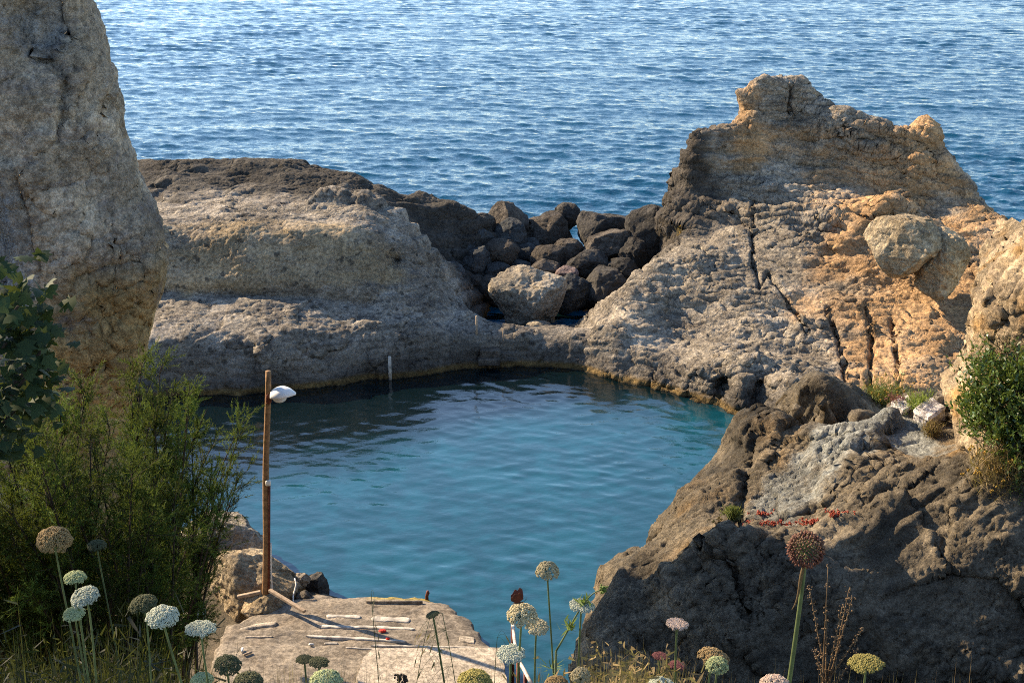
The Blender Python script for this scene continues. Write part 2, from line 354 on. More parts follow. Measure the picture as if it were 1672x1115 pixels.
# --- the pool's far bank: rock ridge at the left, low sill in the middle, floor of the gap
wl = [(60, 655), (180, 650), (300, 645), (450, 637), (600, 620), (750, 603), (850, 597), (950, 604), (1030, 624)]
ps = []
for u, v in wl:
    w = W(u, v); ps += [w, w + (0, -.3, -.8), w + (0, -.8, -2.4)]
for u, v, dy in [(60, 570, .3), (180, 564, .3), (300, 558, .3), (450, 553, .3), (600, 546, .3), (700, 548, .3), (770, 549, .3), (850, 546, .3), (940, 546, .3), (1000, 560, .3)]:
    ps.append(P(u, v, np.interp(u, [a for a, b in wl], [W(a, b)[1] for a, b in wl]) + dy * 1.2))
for u, v, y in [(100, 500, 35.8), (250, 497, 35.8), (300, 487, 35.9), (360, 503, 35.7), (450, 508, 35.6), (560, 517, 35.7), (650, 520, 36.0), (740, 531, 36.5), (790, 540, 36.7), (850, 537, 37.1), (920, 538, 37.2), (960, 540, 37),
                (100, 478, 36.2), (260, 478, 36.2), (400, 480, 36.2), (520, 482, 36.2), (620, 490, 36.4), (700, 503, 36.7), (770, 520, 37.2),
                (100, 425, 36.8), (300, 425, 36.8), (500, 425, 36.8), (100, 374, 37.4), (250, 374, 37.4), (400, 371, 37.5), (500, 370, 37.6), (585, 374, 37.7), (595, 420, 37.2), (640, 405, 37.9), (645, 445, 37.4), (690, 465, 37.5), (740, 500, 37.6),
                (250, 364, 38.0), (400, 361, 38.1), (530, 361, 38.3), (500, 342, 39.6), (545, 338, 39.8), (605, 344, 39.8), (660, 362, 39.6), (700, 410, 39.0), (712, 445, 38.6),
                (100, 330, 40.6), (230, 335, 40.4), (400, 330, 40.6), (480, 338, 40.2), (100, 300, 42.6), (230, 300, 42.6), (400, 295, 42.8), (520, 305, 42.4), (600, 325, 41.8),
                (60, 268, 45.5), (220, 268, 45.5), (350, 266, 45.5), (460, 270, 45.5), (530, 284, 45.0), (600, 303, 44.5), (690, 320, 44.0), (735, 334, 43.6), (764, 348, 43.2),
                (750, 395, 42.6), (728, 425, 42.0), (690, 345, 43.0), (715, 375, 42.8), (745, 365, 43.0)]:
    ps.append(P(u, v, y))
ps += [np.array(q, float) for q in [(-.4, 39.4, -.5), (.3, 39.6, -.6), (1.8, 39.8, -.6), (2.8, 39.6, -.5), (-.6, 41.5, .1), (1.5, 42, .3), (3.5, 42, .2), (0, 44.5, .8), (3.5, 44.5, .7), (-.6, 47, -.8), (3.5, 48, -1), (1, 50, -2.5),
      (-16, 48.5, 1.5), (-10, 48.5, 1.5), (-6, 48, 1.3), (-3, 46.5, .5), (-16, 52, -2.5), (-9, 52, -2.5), (-4, 51, -2.5), (5, 37, -.2), (5, 40, -.4), (5, 44, 0), (5, 48, -1.5)]]
ledge_line = [P(u, v, y) for u, v, y in [(40, 482, 36.1), (260, 478, 36.1), (400, 480, 36.1), (520, 482, 36.1), (600, 492, 36.2)]]
def ridge_ledge(v, n):                      # the shadowed bench under the pale wall
    d = seg_dist(v, ledge_line); return v + np.array([0, .30, -.16]) * np.exp(-(d / .22) ** 2)[:, None]
hole = P(640, 428, 37.6)
def ridge_hole(v, n):
    d = np.linalg.norm((v - hole) / np.array([.26, .3, .16]), axis=1); return v + np.array([0.1, .7, -.1]) * np.exp(-d ** 2)[:, None]
knob_a, knob_b = P(545, 345, 39.7), P(605, 350, 39.7)
def ridge_knob(v, n):
    d = np.zeros(len(v))
    for c, r, h in ((knob_a, .55, .42), (knob_b, .6, .35), (P(520, 352, 39.4), .4, .25), (P(660, 375, 39.5), .6, .22)):
        d = np.maximum(d, h * np.exp(-(np.linalg.norm((v - c)[:, :2], axis=1) / r) ** 4))
    return v + np.array([0, 0, 1.0]) * (d * (1 + .4 * fbm(v / .35, 3)))[:, None]
def pale_zone(v):                           # the smooth pale band of the ridge
    return smooth(1.75, 2.1, v[:, 2] + .2 * fbm(v / .8, 2)) * smooth(38.2, 37.7, v[:, 1]) * smooth(-2.4, -3.4, v[:, 0])
calm = lambda f: (lambda v, n: v + (f(v, n) - v) * (1 - .65 * pale_zone(v))[:, None])
L = lumps(.06, 2.6, .08, 1.0, .038, .3, .022, .10, along=(1, .1, -.05), k=.3, pit=.07, pl=.24, fa=.07, fl=1.3)
ridge = relief('rock_ridge', ps, (0, -.5, .87), 0.043,
    [L[0], ridge_ledge, ridge_knob, ridge_hole, strata((0, .25, 1), .45, .14, .3, 2.5, where=lambda v: smooth(38.0, 39.5, v[:, 1])), calm(L[1]), calm(L[2]), L[3]],
    M['ridge'], {'tint': lambda v: .25 + .70 * pale_zone(v) + .4 * np.exp(-(np.linalg.norm((v - P(300, 520, 35.7)) / np.array([1.3, 1, .4]), axis=1)) ** 2),
                 'dark': lambda v: .25 + .8 * smooth(40.0, 42.6, v[:, 1] + .8 * fbm(v / 1.5, 2) + .25 * np.maximum(v[:, 0] + 5, 0)) - .45 * pale_zone(v) + .24 * smooth(1.2, .6, v[:, 2]) - .06}, pad=.1)
tag(ridge, 'long low grey rock ridge with a pale band behind the left side of the pool', 'rock ridge')

# --- headland at the right of the pool
wl = [(950, 604), (1050, 628), (1150, 657), (1205, 675), (1260, 695), (1340, 725)]
ps = []
for u, v in wl:
    w = W(u, v); ps += [w, w + (-.15, -.35, -.8), w + (-.3, -.9, -2.4)]
for u, v, dy in [(965, 552, .3), (1050, 582, .35), (1150, 612, .4), (1205, 632, .45), (1260, 645, .6), (1340, 660, 1.0)]:
    ps.append(P(u, v, np.interp(u, [a for a, b in wl], [W(a, b)[1] for a, b in wl]) + dy))
for u, v, y in [(960, 541, 36.8), (1000, 492, 37.5), (1040, 452, 38.5), (1090, 412, 40), (1112, 394, 40.8),
                (1090, 345, 42.2), (1112, 268, 42.9), (1122, 236, 43.1), (1160, 214, 43.4), (1204, 198, 43.7), (1212, 172, 43.9), (1210, 150, 44.0), (1250, 140, 44.2), (1285, 142, 44.3), (1318, 146, 44.4), (1340, 172, 44.3), (1360, 204, 44.2), (1395, 218, 44.0), (1440, 228, 43.7), (1475, 230, 43.2), (1496, 218, 43), (1512, 208, 43), (1526, 226, 42.9), (1546, 256, 42.6),
                (1576, 290, 42.2), (1597, 332, 41.3), (1672, 372, 39.6), (1760, 430, 38),
                (1120, 330, 41.9), (1160, 300, 42.3), (1200, 260, 42.6), (1160, 380, 40.9), (1230, 340, 41.3), (1250, 230, 43), (1225, 180, 43.6), (1295, 190, 43.7), (1320, 250, 43.0), (1400, 280, 42.4), (1480, 300, 41.7), (1502, 270, 42.1), (1545, 340, 40.9),
                (1200, 450, 38.4), (1300, 400, 39.6), (1300, 300, 41.8), (1400, 350, 40.4), (1100, 500, 37.2), (1200, 520, 36.5), (1300, 480, 37.3), (1380, 420, 38.8), (1440, 480, 37.0), (1540, 470, 37.2), (1620, 420, 38.4),
                (1300, 580, 34.8), (1200, 580, 35.0), (1100, 560, 36.0), (1380, 540, 35.6), (1380, 620, 32.9), (1460, 600, 33.4), (1460, 660, 31.8), (1550, 560, 34.6), (1560, 640, 32.4), (1650, 500, 36), (1700, 600, 33.5), (1720, 700, 31), (1500, 720, 30.6)]:
    ps.append(P(u, v, y))
ps += [np.array(q, float) for q in [(2.2, 39.8, -.6), (2.8, 40.6, -.4), (1.5, 38.9, -.4), (3.2, 41.6, -.3), (4.6, 43.0, .3), (4.2, 44.2, -1), (5.2, 46, -1), (8, 47.6, -.5), (12, 47, -.8), (16, 45, -1), (19, 42, -1), (20, 36, 0), (4, 48, -2.5), (9, 50, -2.5), (16, 48, -2.5), (20, 45, -2.5)]]
cracks = [l for l in [
    [(1255, 445, 38.6), (1290, 500, 37.0), (1320, 540, 36.0)], [(1350, 505, 36.6), (1370, 560, 35.2), (1385, 640, 32.6)], [(1455, 520, 36.2), (1465, 580, 34.2), (1468, 640, 32.4)],
    [(1292, 140, 44.2), (1290, 185, 43.8)], [(1230, 330, 41.6), (1228, 420, 39.4), (1240, 470, 38.2)], [(1240, 470, 38.2), (1255, 445, 38.6)], [(1415, 500, 36), (1425, 560, 35), (1420, 640, 33)]]]
cave_pts = [(P(1190, 643, 33.0), .34, .9), (P(1246, 655, 32.3), .42, .9)]
def head_caves(v, n):
    for c, r, d in cave_pts:
        e = np.linalg.norm((v - c) / np.array([r, r * 1.2, r * 1.1]), axis=1); v = v + np.array([.1, 1, .0]) * (d * np.exp(-e ** 3))[:, None]
    return v
top_over = P(1212, 150, 43.9)
def head_top(v, n):                         # the overhanging lip at the peak
    d = np.linalg.norm((v - top_over) / np.array([.5, .6, .3]), axis=1); return v + np.array([-.28, -.15, .05]) * np.exp(-d ** 2)[:, None]
rib_a = [P(u, v, y) for u, v, y in [(1512, 205, 43), (1490, 290, 41.8), (1440, 350, 40.4), (1380, 400, 39.3)]]
def head_rib(v, n): return v + n * (.28 * np.exp(-(seg_dist(v, rib_a) / .35) ** 2))[:, None]
L = lumps(.07, 2.6, .13, 1.1, .046, .36, .022, .10, along=(1, -.3, -.1), k=.24, pit=.07, pl=.26, fa=.10, fl=1.6)
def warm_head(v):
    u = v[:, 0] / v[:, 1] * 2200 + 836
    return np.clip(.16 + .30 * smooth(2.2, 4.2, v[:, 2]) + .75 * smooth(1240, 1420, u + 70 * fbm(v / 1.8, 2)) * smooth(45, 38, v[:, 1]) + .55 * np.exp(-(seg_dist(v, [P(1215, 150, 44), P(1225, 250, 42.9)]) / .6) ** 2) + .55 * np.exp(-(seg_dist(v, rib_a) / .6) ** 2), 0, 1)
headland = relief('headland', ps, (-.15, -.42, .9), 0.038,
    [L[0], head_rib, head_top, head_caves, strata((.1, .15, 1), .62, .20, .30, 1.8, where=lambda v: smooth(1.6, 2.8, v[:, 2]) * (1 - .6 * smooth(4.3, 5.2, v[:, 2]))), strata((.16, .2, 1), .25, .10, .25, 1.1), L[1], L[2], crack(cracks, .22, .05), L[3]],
    M['headland'], {'tint': warm_head, 'dark': lambda v: .18 + .85 * smooth(1.0, -.2, (v[:, 0] - 5.6 + .5 * fbm(v / .9 + 3, 2)) * .6) * smooth(39, 41.5, v[:, 1]) - .2 * warm_head(v)}, pad=.1)  # left face: dark grey-brown, with its shading deepened in the colour
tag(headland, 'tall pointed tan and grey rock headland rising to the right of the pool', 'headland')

# --- cliff at the left edge
edge = [(20, -640), (90, -400), (122, -200), (130, -90), (140, -20), (156, 50), (198, 150), (201, 265), (216, 330), (252, 400), (240, 460), (224, 520), (216, 580), (196, 640), (188, 720), (200, 800), (225, 900)]
ps = []
for i, (u, v) in enumerate(edge):
    e = P(u, v, 18.0); ps += [e, e + (-.33, 1.1, .1), e + (-.95, 2.8, .2), P(u - 60, v, 17.5), P(u - 150, v, 17.1)]
    ps += [P(u - 260, v, 17.2), P(u - 450, v, 17.2)]
cl_groove = [P(u, v, 17.2) for u, v in [(5, 250), (40, 380), (70, 520), (85, 640)]]
def cliff_groove(v, n): return v - n * (.45 * smooth(.1, -.5, v[:, 0] - np.interp(v[:, 2], [P(85, 640, 17.2)[2], P(5, 250, 17.2)[2]], [P(85, 640, 17.2)[0], P(5, 250, 17.2)[0]])) * smooth(9.4, 8.2, v[:, 2]))[:, None]
def cliff_step(v, n):                        # the lower third stands a little proud under a ragged, sloping ledge
    zl = 8.05 + .35 * (v[:, 0] + 4.6) + .35 * fbm(v / .7 + 11, 3); return v + n * (.10 * smooth(.12, -.10, v[:, 2] - zl) + .06 * smooth(.10, -.06, v[:, 2] - zl - 1.9 + .5 * fbm(v / .9, 2)))[:, None]
cl_hole = P(55, 45, 17.1)
def cliff_hole(v, n): return v - n * (.4 * np.exp(-(np.linalg.norm((v - cl_hole) / np.array([.4, 1, .5]), axis=1)) ** 2))[:, None]
L = lumps(.06, 1.8, .04, .8, .03, .2, .018, .06, along=(.3, .1, 1), k=.6, pit=.04, pl=.13, fa=.07, fl=1.2)
cliff = relief('cliff', ps, (.55, -.8, .2), 0.033, [L[0], cliff_groove, cliff_hole] + L[1:3] + [crack([[(185, -20), (178, 60), (196, 130), (170, 190)], [(276, 405), (200, 432), (125, 452), (104, 520), (118, 600)], [(28, 290), (62, 420), (76, 560)], [(60, 90), (110, 130), (95, 220)]], .11, .06), cliff_step, L[3]], M['cliff'],
    {'tint': lambda v: .30 + .95 * smooth(9.0, 6.8, v[:, 2]) * smooth(-7.4, -5.6, v[:, 0]) + .2 * fbm(v / 1.5, 2),
     'dark': lambda v: .16 + .35 * fbm(v / .45, 3) + .45 * np.exp(-(seg_dist(v, [P(250, 360, 18), P(120, 520, 17.3)]) / .45) ** 2) + .25 * fbm(v / .8 + 4, 2),
     'cold': lambda v: .1 + .7 * np.exp(-(np.linalg.norm((v - cl_hole) / np.array([.55, 1, .5]), axis=1)) ** 2) + .75 * np.exp(-(np.linalg.norm((v - P(20, 450, 17.3)) / np.array([.45, 1.5, 1.5]), axis=1)) ** 2)}, pad=.0)
tag(cliff, 'tall ochre tuff cliff filling the left edge above the bushes', 'cliff')

# --- dark outcrop at the lower right and the pale crag above it
ps = []
sil = [(945, 1180, 15.2), (953, 1115, 15.5), (966, 1020, 16.0), (990, 936, 16.8), (1082, 868, 17.9), (1132, 798, 18.8), (1192, 748, 19.2), (1245, 700, 19.5), (1296, 628, 19.9), (1335, 600, 20.0), (1400, 628, 19.7), (1480, 664, 19.2), (1550, 690, 18.6), (1640, 680, 18.6), (1760, 650, 19)]
for i, (u, v, y) in enumerate(sil):
    e = P(u, v, y); k = smooth(1050, 1300, u)
    ps += [e, e + (-.1 * k, .9 + .3 * k, -.7), e + (.1 - .3 * k, 1.5 + 1.1 * k, -2.3), e + (.2 - .4 * k, 2.0 + 2 * k, -4.5)]
for u, v, y in [(1180, 800, 18.0), (1210, 760, 18.6), (1250, 840, 17.1), (1330, 820, 17.2), (1320, 740, 18.1), (1330, 690, 18.9), (1420, 760, 17.7), (1420, 700, 18.5), (1500, 740, 17.6), (1550, 740, 17.4),
                (1650, 760, 16.2), (1560, 770, 16.5), (1480, 800, 16.5), (1400, 850, 16.3), (1300, 870, 16.3), (1200, 890, 16.4), (1110, 900, 16.8), (1060, 940, 16.7),
                (1760, 780, 15.88), (1650, 860, 15.63), (1500, 880, 15.88), (1350, 930, 15.60), (1200, 960, 15.60), (1080, 1000, 15.88), (1010, 1000, 15.98),
                (1650, 1000, 15.05), (1500, 1000, 15.30), (1350, 1020, 15.30), (1200, 1050, 15.15), (1080, 1080, 15.38), (1760, 1100, 14.75), (1650, 1130, 14.75), (1500, 1130, 14.95), (1350, 1130, 14.95), (1200, 1150, 14.75), (1060, 1150, 15.08),
                (1760, 1350, 14.45), (1500, 1350, 14.55), (1250, 1350, 14.45), (1000, 1350, 14.78)]:
    ps.append(P(u, v, y))
oc = [[P(u, v, y) for u, v, y in l] for l in [[(1230, 700, 19.2), (1215, 780, 18.3), (1205, 850, 17.2)], [(1215, 1000, 15.2), (1200, 930, 15.8), (1150, 890, 16.5)]]]
wrinkle = [P(u, v, y) for u, v, y in [(1600, 760, 16.6), (1480, 810, 16.5), (1380, 870, 16.2), (1290, 880, 16.3)]]
out_lumps = [(P(1425, 735, 17.9), .28, .22), (P(1400, 790, 17.3), .25, .18), (P(1360, 800, 17.2), .2, .14), (P(1190, 905, 16.2), .3, .2), (P(1240, 960, 15.5), .25, -.2), (P(1180, 850, 17.4), .22, -.3), (P(1100, 940, 16.3), .4, .2), (P(1330, 960, 15.3), .5, .15)]
def outcrop_lumps(v, n):
    d = np.zeros(len(v))
    for c, r, h in out_lumps: d += h * np.exp(-(np.linalg.norm(v - c, axis=1) / r) ** 2)
    return v + n * (d * (1 + .5 * fbm(v / .2, 2)))[:, None]
patch_c = P(1370, 745, 18.0)
def patch(v):
    w = v + .22 * np.stack([fbm(v / .5, 2), fbm(v / .5 + 4, 2), zero(v)], 1); a = seg_dist(w, [P(1425, 685, 18.6), P(1340, 770, 17.7), P(1270, 820, 17.2)]); b = seg_dist(w, [P(1440, 700, 18.4), P(1540, 725, 17.5)])
    return smooth(.95, .30, a) * .8 + smooth(.55, .2, b) * .75
L = lumps(.06, 1.6, .12, 1.0, .05, .26, .018, .06, along=(.85, .25, .45), k=.26, pit=.05, pl=.14, fa=.15, fl=1.3)
soft = lambda f: (lambda v, n: v + (f(v, n) - v) * (1 - .6 * np.clip(patch(v), 0, 1))[:, None])
outcrop = relief('rock_outcrop', ps, (-.25, -.5, .8), 0.024, [L[0], outcrop_lumps, soft(L[1]), strata((-.45, .3, .84), .24, .10, .16, .8, where=lambda v: np.exp(-(seg_dist(v, wrinkle) / .75) ** 2)), L[2], crack([[(1232, 705), (1215, 780), (1208, 850)], [(1215, 1000), (1200, 930), (1150, 890)]], .16, .06), L[3]], M['outcrop'],
    {'tint': lambda v: .3 + .45 * np.exp(-(seg_dist(v, [P(1130, 820, 18.2), P(1100, 960, 16)]) / .4) ** 2) + .2 * fbm(v, 2) + .7 * np.exp(-(np.linalg.norm(v - P(1555, 725, 17.5), axis=1) / .35) ** 2),
     'dark': lambda v: .44 + .25 * fbm(v / .9, 2) + .35 * np.exp(-(seg_dist(v, [P(1332, 635, 19.9), P(1260, 700, 19.2), P(1170, 770, 18.8)]) / .5) ** 2) - .7 * np.clip(patch(v), 0, 1) - .15 * np.exp(-(seg_dist(v, oc[1]) / .5) ** 2), 'cold': lambda v: np.clip(patch(v), 0, 1) * .85 * (v[:, 2] > -9)}, pad=.0)
tag(outcrop, 'dark rugged rock outcrop with a pale blue patch overlooking the pool', 'rock outcrop')

ps = []
for u, v, y in [(1730, 370, 17.6), (1690, 402, 17.6), (1655, 428, 17.7), (1622, 460, 17.8), (1612, 505, 17.8), (1608, 550, 17.8), (1585, 602, 17.8), (1552, 650, 18.0), (1558, 690, 17.8), (1562, 735, 17.5), (1582, 790, 16.8)]:
    e = P(u, v, y); ps += [e, e + (.17, .5, -.1), e + (.55, 1.7, -.4)]
for u, v, y in [(1685, 450, 17.2), (1655, 490, 17.25), (1655, 550, 17.1), (1628, 605, 17.2), (1605, 650, 17.3), (1592, 700, 17.2), (1680, 600, 16.7), (1660, 700, 16.6), (1630, 760, 16.4), (1760, 450, 16.6), (1760, 600, 16.3), (1760, 760, 15.9), (1850, 500, 16.2), (1850, 700, 15.9), (1850, 400, 16.6), (1780, 370, 17.2), (1700, 850, 15.7), (1850, 850, 15.4)]:
    ps.append(P(u, v, y))
L = lumps(.05, 1.2, .11, .5, .045, .18, .016, .05, along=(.4, .1, 1), k=.35, pit=.05, pl=.14, fa=.12, fl=.8)
crag = relief('rock_crag', ps, (-.45, -.85, .25), 0.028, L + [], M['crag'], {'tint': lambda v: .45 + .4 * fbm(v / .6, 2), 'dark': lambda v: .15 + .5 * smooth(.15, -.4, (v[:, 2] - 6.9) * .0 + 1) + .3 * fbm(v / .5, 2)}, pad=0)
tag(crag, 'sunlit tan crag at the right edge above the green shrub', 'rock crag')

# --- hillside under the viewer, down to the landing
nx, ny = 150, 260
X, Y = np.meshgrid(np.linspace(-22, 14, nx), np.linspace(-12, 27, ny), indexing='ij'); x, y = X.ravel(), Y.ravel()
z = np.where(y < 2, 11.2, 11.2 - .655 * (y - 2)); z = np.maximum(z, .15)
z = z + 1.1 * smooth(-5.2, -8.5, x) * smooth(15, 19, y) * smooth(28, 24, y)
z = z - 3.2 * smooth(-1.2, .6, x) * smooth(16.6, 18.2, y) - 3.0 * smooth(23.6, 25.5, y + .35 * (x + 5) )
z = z + .12 * fbm(np.stack([x, y, 0 * x], 1) / 1.2, 4)
hill = new_mesh('hillside_terrain', np.stack([x, y, z], 1), grid_faces(nx, ny), M['soil'], {'tint': zero(z), 'dark': zero(z)})
tag(hill, 'dark earth hillside under the flowers dropping to the landing', 'hillside', kind='structure')

# ------------------------------------------------------------------ water
def wave_field(x, y, lam0, lam1, n, main, spread, slope, seed, fade=None):
    r = np.random.default_rng(seed); z = np.zeros(len(x)); dx = np.zeros(len(x)); dy = np.zeros(len(x))
    lam = np.exp(r.uniform(math.log(lam0), math.log(lam1), n)); th = main + r.normal(0, spread, n); ph = r.uniform(0, 6.283, n)
    for l, t, p in zip(lam, th, ph):
        k = 6.2832 / l; a = slope * math.sqrt(2.0 / n) / k
        ar = k * (x * math.cos(t) + y * math.sin(t)) + p
        f = 1.0 if fade is None else fade(l, y)
        z += a * f * np.cos(ar); dx -= .75 * a * f * math.cos(t) * np.sin(ar); dy -= .75 * a * f * math.sin(t) * np.sin(ar)
    return x + dx, y + dy, z
def water_mat(name, base_tone, bscale, bdist, rough=0.03, mott=None, ior=1.333):
    t = NT(name); b = t.noise(bscale, 3, 0.6, t.map((1, 1.6, 1)))
    c = base_tone
    if mott:
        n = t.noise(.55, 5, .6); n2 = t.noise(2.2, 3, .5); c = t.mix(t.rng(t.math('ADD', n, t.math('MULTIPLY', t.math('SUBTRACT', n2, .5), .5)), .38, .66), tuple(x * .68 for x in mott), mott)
        c = t.mix(t.attr('clear_of_reflection'), base_tone, c)  # blends to near-black where the bank's dark reflection is painted into the water colour
    m = t.pbr(c, rough, t.bump(b, bdist), .5, IOR=ior)
    return m
M['sea'] = water_mat('sea_water', (0.0003, 0.042, 0.088), 6.0, 0.03, ior=1.34)
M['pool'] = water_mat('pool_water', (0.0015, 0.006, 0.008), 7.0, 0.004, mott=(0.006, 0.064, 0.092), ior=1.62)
ys = [38.6]
while ys[-1] < 175: ys.append(ys[-1] + .075 * (ys[-1] / 45) ** 1.25)
while ys[-1] < 9000: ys.append(ys[-1] * 1.06)
ys = np.array(ys); nc = 640; s = np.linspace(-1, 1, nc)
X = np.outer(ys * .46 + 8, s); Y = np.repeat(ys[:, None], nc, 1)
x, y = X.ravel(), Y.ravel()
gust = .75 + .5 * np.clip(fbm(np.stack([x / 14, y / 22, 0 * x], 1), 3) + .35, 0, 1.2)
fade = lambda l, yy: smooth(1.0, .4, yy / (600 * l))
x2, y2, z2 = wave_field(x, y, .24, 1.9, 95, R(80), R(34), .19, 11, fade)
z2 *= gust; x3, y3, z3 = wave_field(x, y, 4, 11, 14, R(95), R(22), .025, 12, lambda l, yy: smooth(700, 200, yy))
sea = new_mesh('sea', np.stack([x2 + x3 - x, y2 + y3 - y, z2 + z3], 1), grid_faces(len(ys), nc)[:, ::-1], M['sea'])
tag(sea, 'rippled blue open sea beyond the rocks', 'sea', kind='structure')
px, py = np.arange(-15, 9, .05), np.arange(15.5, 38.4, .055)
X, Y = np.meshgrid(px, py, indexing='ij'); x, y = X.ravel(), Y.ravel()
x2, y2, z2 = wave_field(x, y, .22, .95, 50, R(78), R(38), .050, 21)
amp = .55 + .6 * np.clip(fbm(np.stack([x / 3, y / 4, 0 * x], 1), 2) + .5, 0, 1)
pool = new_mesh('pool_water', np.stack([x2, y2, z2 * amp], 1), grid_faces(len(px), len(py)), M['pool'], {'clear_of_reflection': smooth(1.6, -1.2, y - np.clip(28.5 + .62 * (x + 5.5), 27.6, 32.5) + .8 * fbm(np.stack([x, y, 0 * x], 1) / 2.0, 2)) * smooth(-8.5, -5.5, x + .3 * (26 - y))})  # weight falls towards the far bank, painting in the rock's dark reflection
tp = new_mesh('tide_pool', [(-1.5, 38.45, .03), (4.2, 38.45, .03), (4.2, 42.5, .03), (-1.5, 42.5, .03)], np.array([[0, 1, 2, 3]]), M['pool'], {'clear_of_reflection': np.zeros(4)})
tag(tp, 'small still pocket of sea water caught between the boulders and the sill', 'water', kind='structure')
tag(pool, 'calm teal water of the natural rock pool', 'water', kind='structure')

# ==== OBJECTS ====
import bmesh
def ico(sub):
    b = bmesh.new(); bmesh.ops.create_icosphere(b, subdivisions=sub, radius=1.0)
    v = np.array([x.co[:] for x in b.verts], np.float32); f = np.array([[q.index for q in x.verts] for x in b.faces], np.int32); b.free(); return v, f
ICO5, ICO4 = ico(6), ico(5)
from mathutils.bvhtree import BVHTree
def tree_of(o):
    me = o.data; v = np.empty(len(me.vertices) * 3, np.float32); me.vertices.foreach_get('co', v); f = np.empty(len(me.loops), np.int32); me.loops.foreach_get('vertex_index', f)
    return BVHTree.FromPolygons(v.reshape(-1, 3).tolist(), f.reshape(-1, 4).tolist())
ROCK = {o.name: tree_of(o) for o in (outcrop, crag, headland, ridge)}
def on(u, v, names=('rock_outcrop', 'rock_crag'), lift=0.0):
    """the spot on the rock where something seen at (u, v) is rooted"""
    for dv in range(0, 120, 4):
        best = None; d = Vector(ray(u, v + dv)).normalized()
        for n in names:
            h = ROCK[n].ray_cast(Vector((0, 0, CAM_H)), d)
            if h[0] is not None and (best is None or h[3] < best[3]): best = h
        if best is not None: break
    return np.array(best[0]) + np.array([0, 0, lift])
def boulder(u, v, w, h, y, mat, label, seed=0, ang=.8, dy=1.0, name='boulder', fine=False, group=None, tilt=0.0, rough=.07, cat='boulder', tint=0.3, dark=0.3, c=None):
    c = P(u, v, y) if c is None else np.asarray(c, float); D = np.linalg.norm(c - np.array([0, 0, CAM_H])) / FPX
    r = np.random.default_rng(seed + 100); V, F = (ICO5 if fine else ICO4); V = V.copy()
    for k in range(int(6 + 10 * ang)):
        n = r.normal(size=3); n /= np.linalg.norm(n); o = r.uniform(.62, .92) if ang > .4 else r.uniform(.78, .97)
        d = V @ n - o; V -= (np.maximum(d, 0) * (.92 if ang > .4 else .7))[:, None] * n
    V /= np.maximum(np.abs(V[:, [0, 2]]).max(0)[[0, 0, 1]], .01) * np.array([1, 1, 1])
    sc = np.array([w * D / 2, (w + h) * .5 * D / 2 * dy, h * D / 2 * 1.03]); V = V * sc
    if tilt: V = V @ rotm(0, tilt, 0).T
    s = float(sc.mean()); nn = V / (np.linalg.norm(V, axis=1, keepdims=True) + 1e-6); q = V + seed * 3.7
    V = V + nn * (s * (rough * 1.6 * fbm(q / s / .9, 3) + rough * .45 * fbm(q / s / .28, 5, .6, ridged=True) - rough * .25 + rough * 1.0 * facet(q / s / .8)))[:, None]
    o = new_mesh(name, V, F, mat, {'tint': np.full(len(V), tint), 'dark': np.full(len(V), dark)}); o.location = c
    return tag(o, label, cat, group)
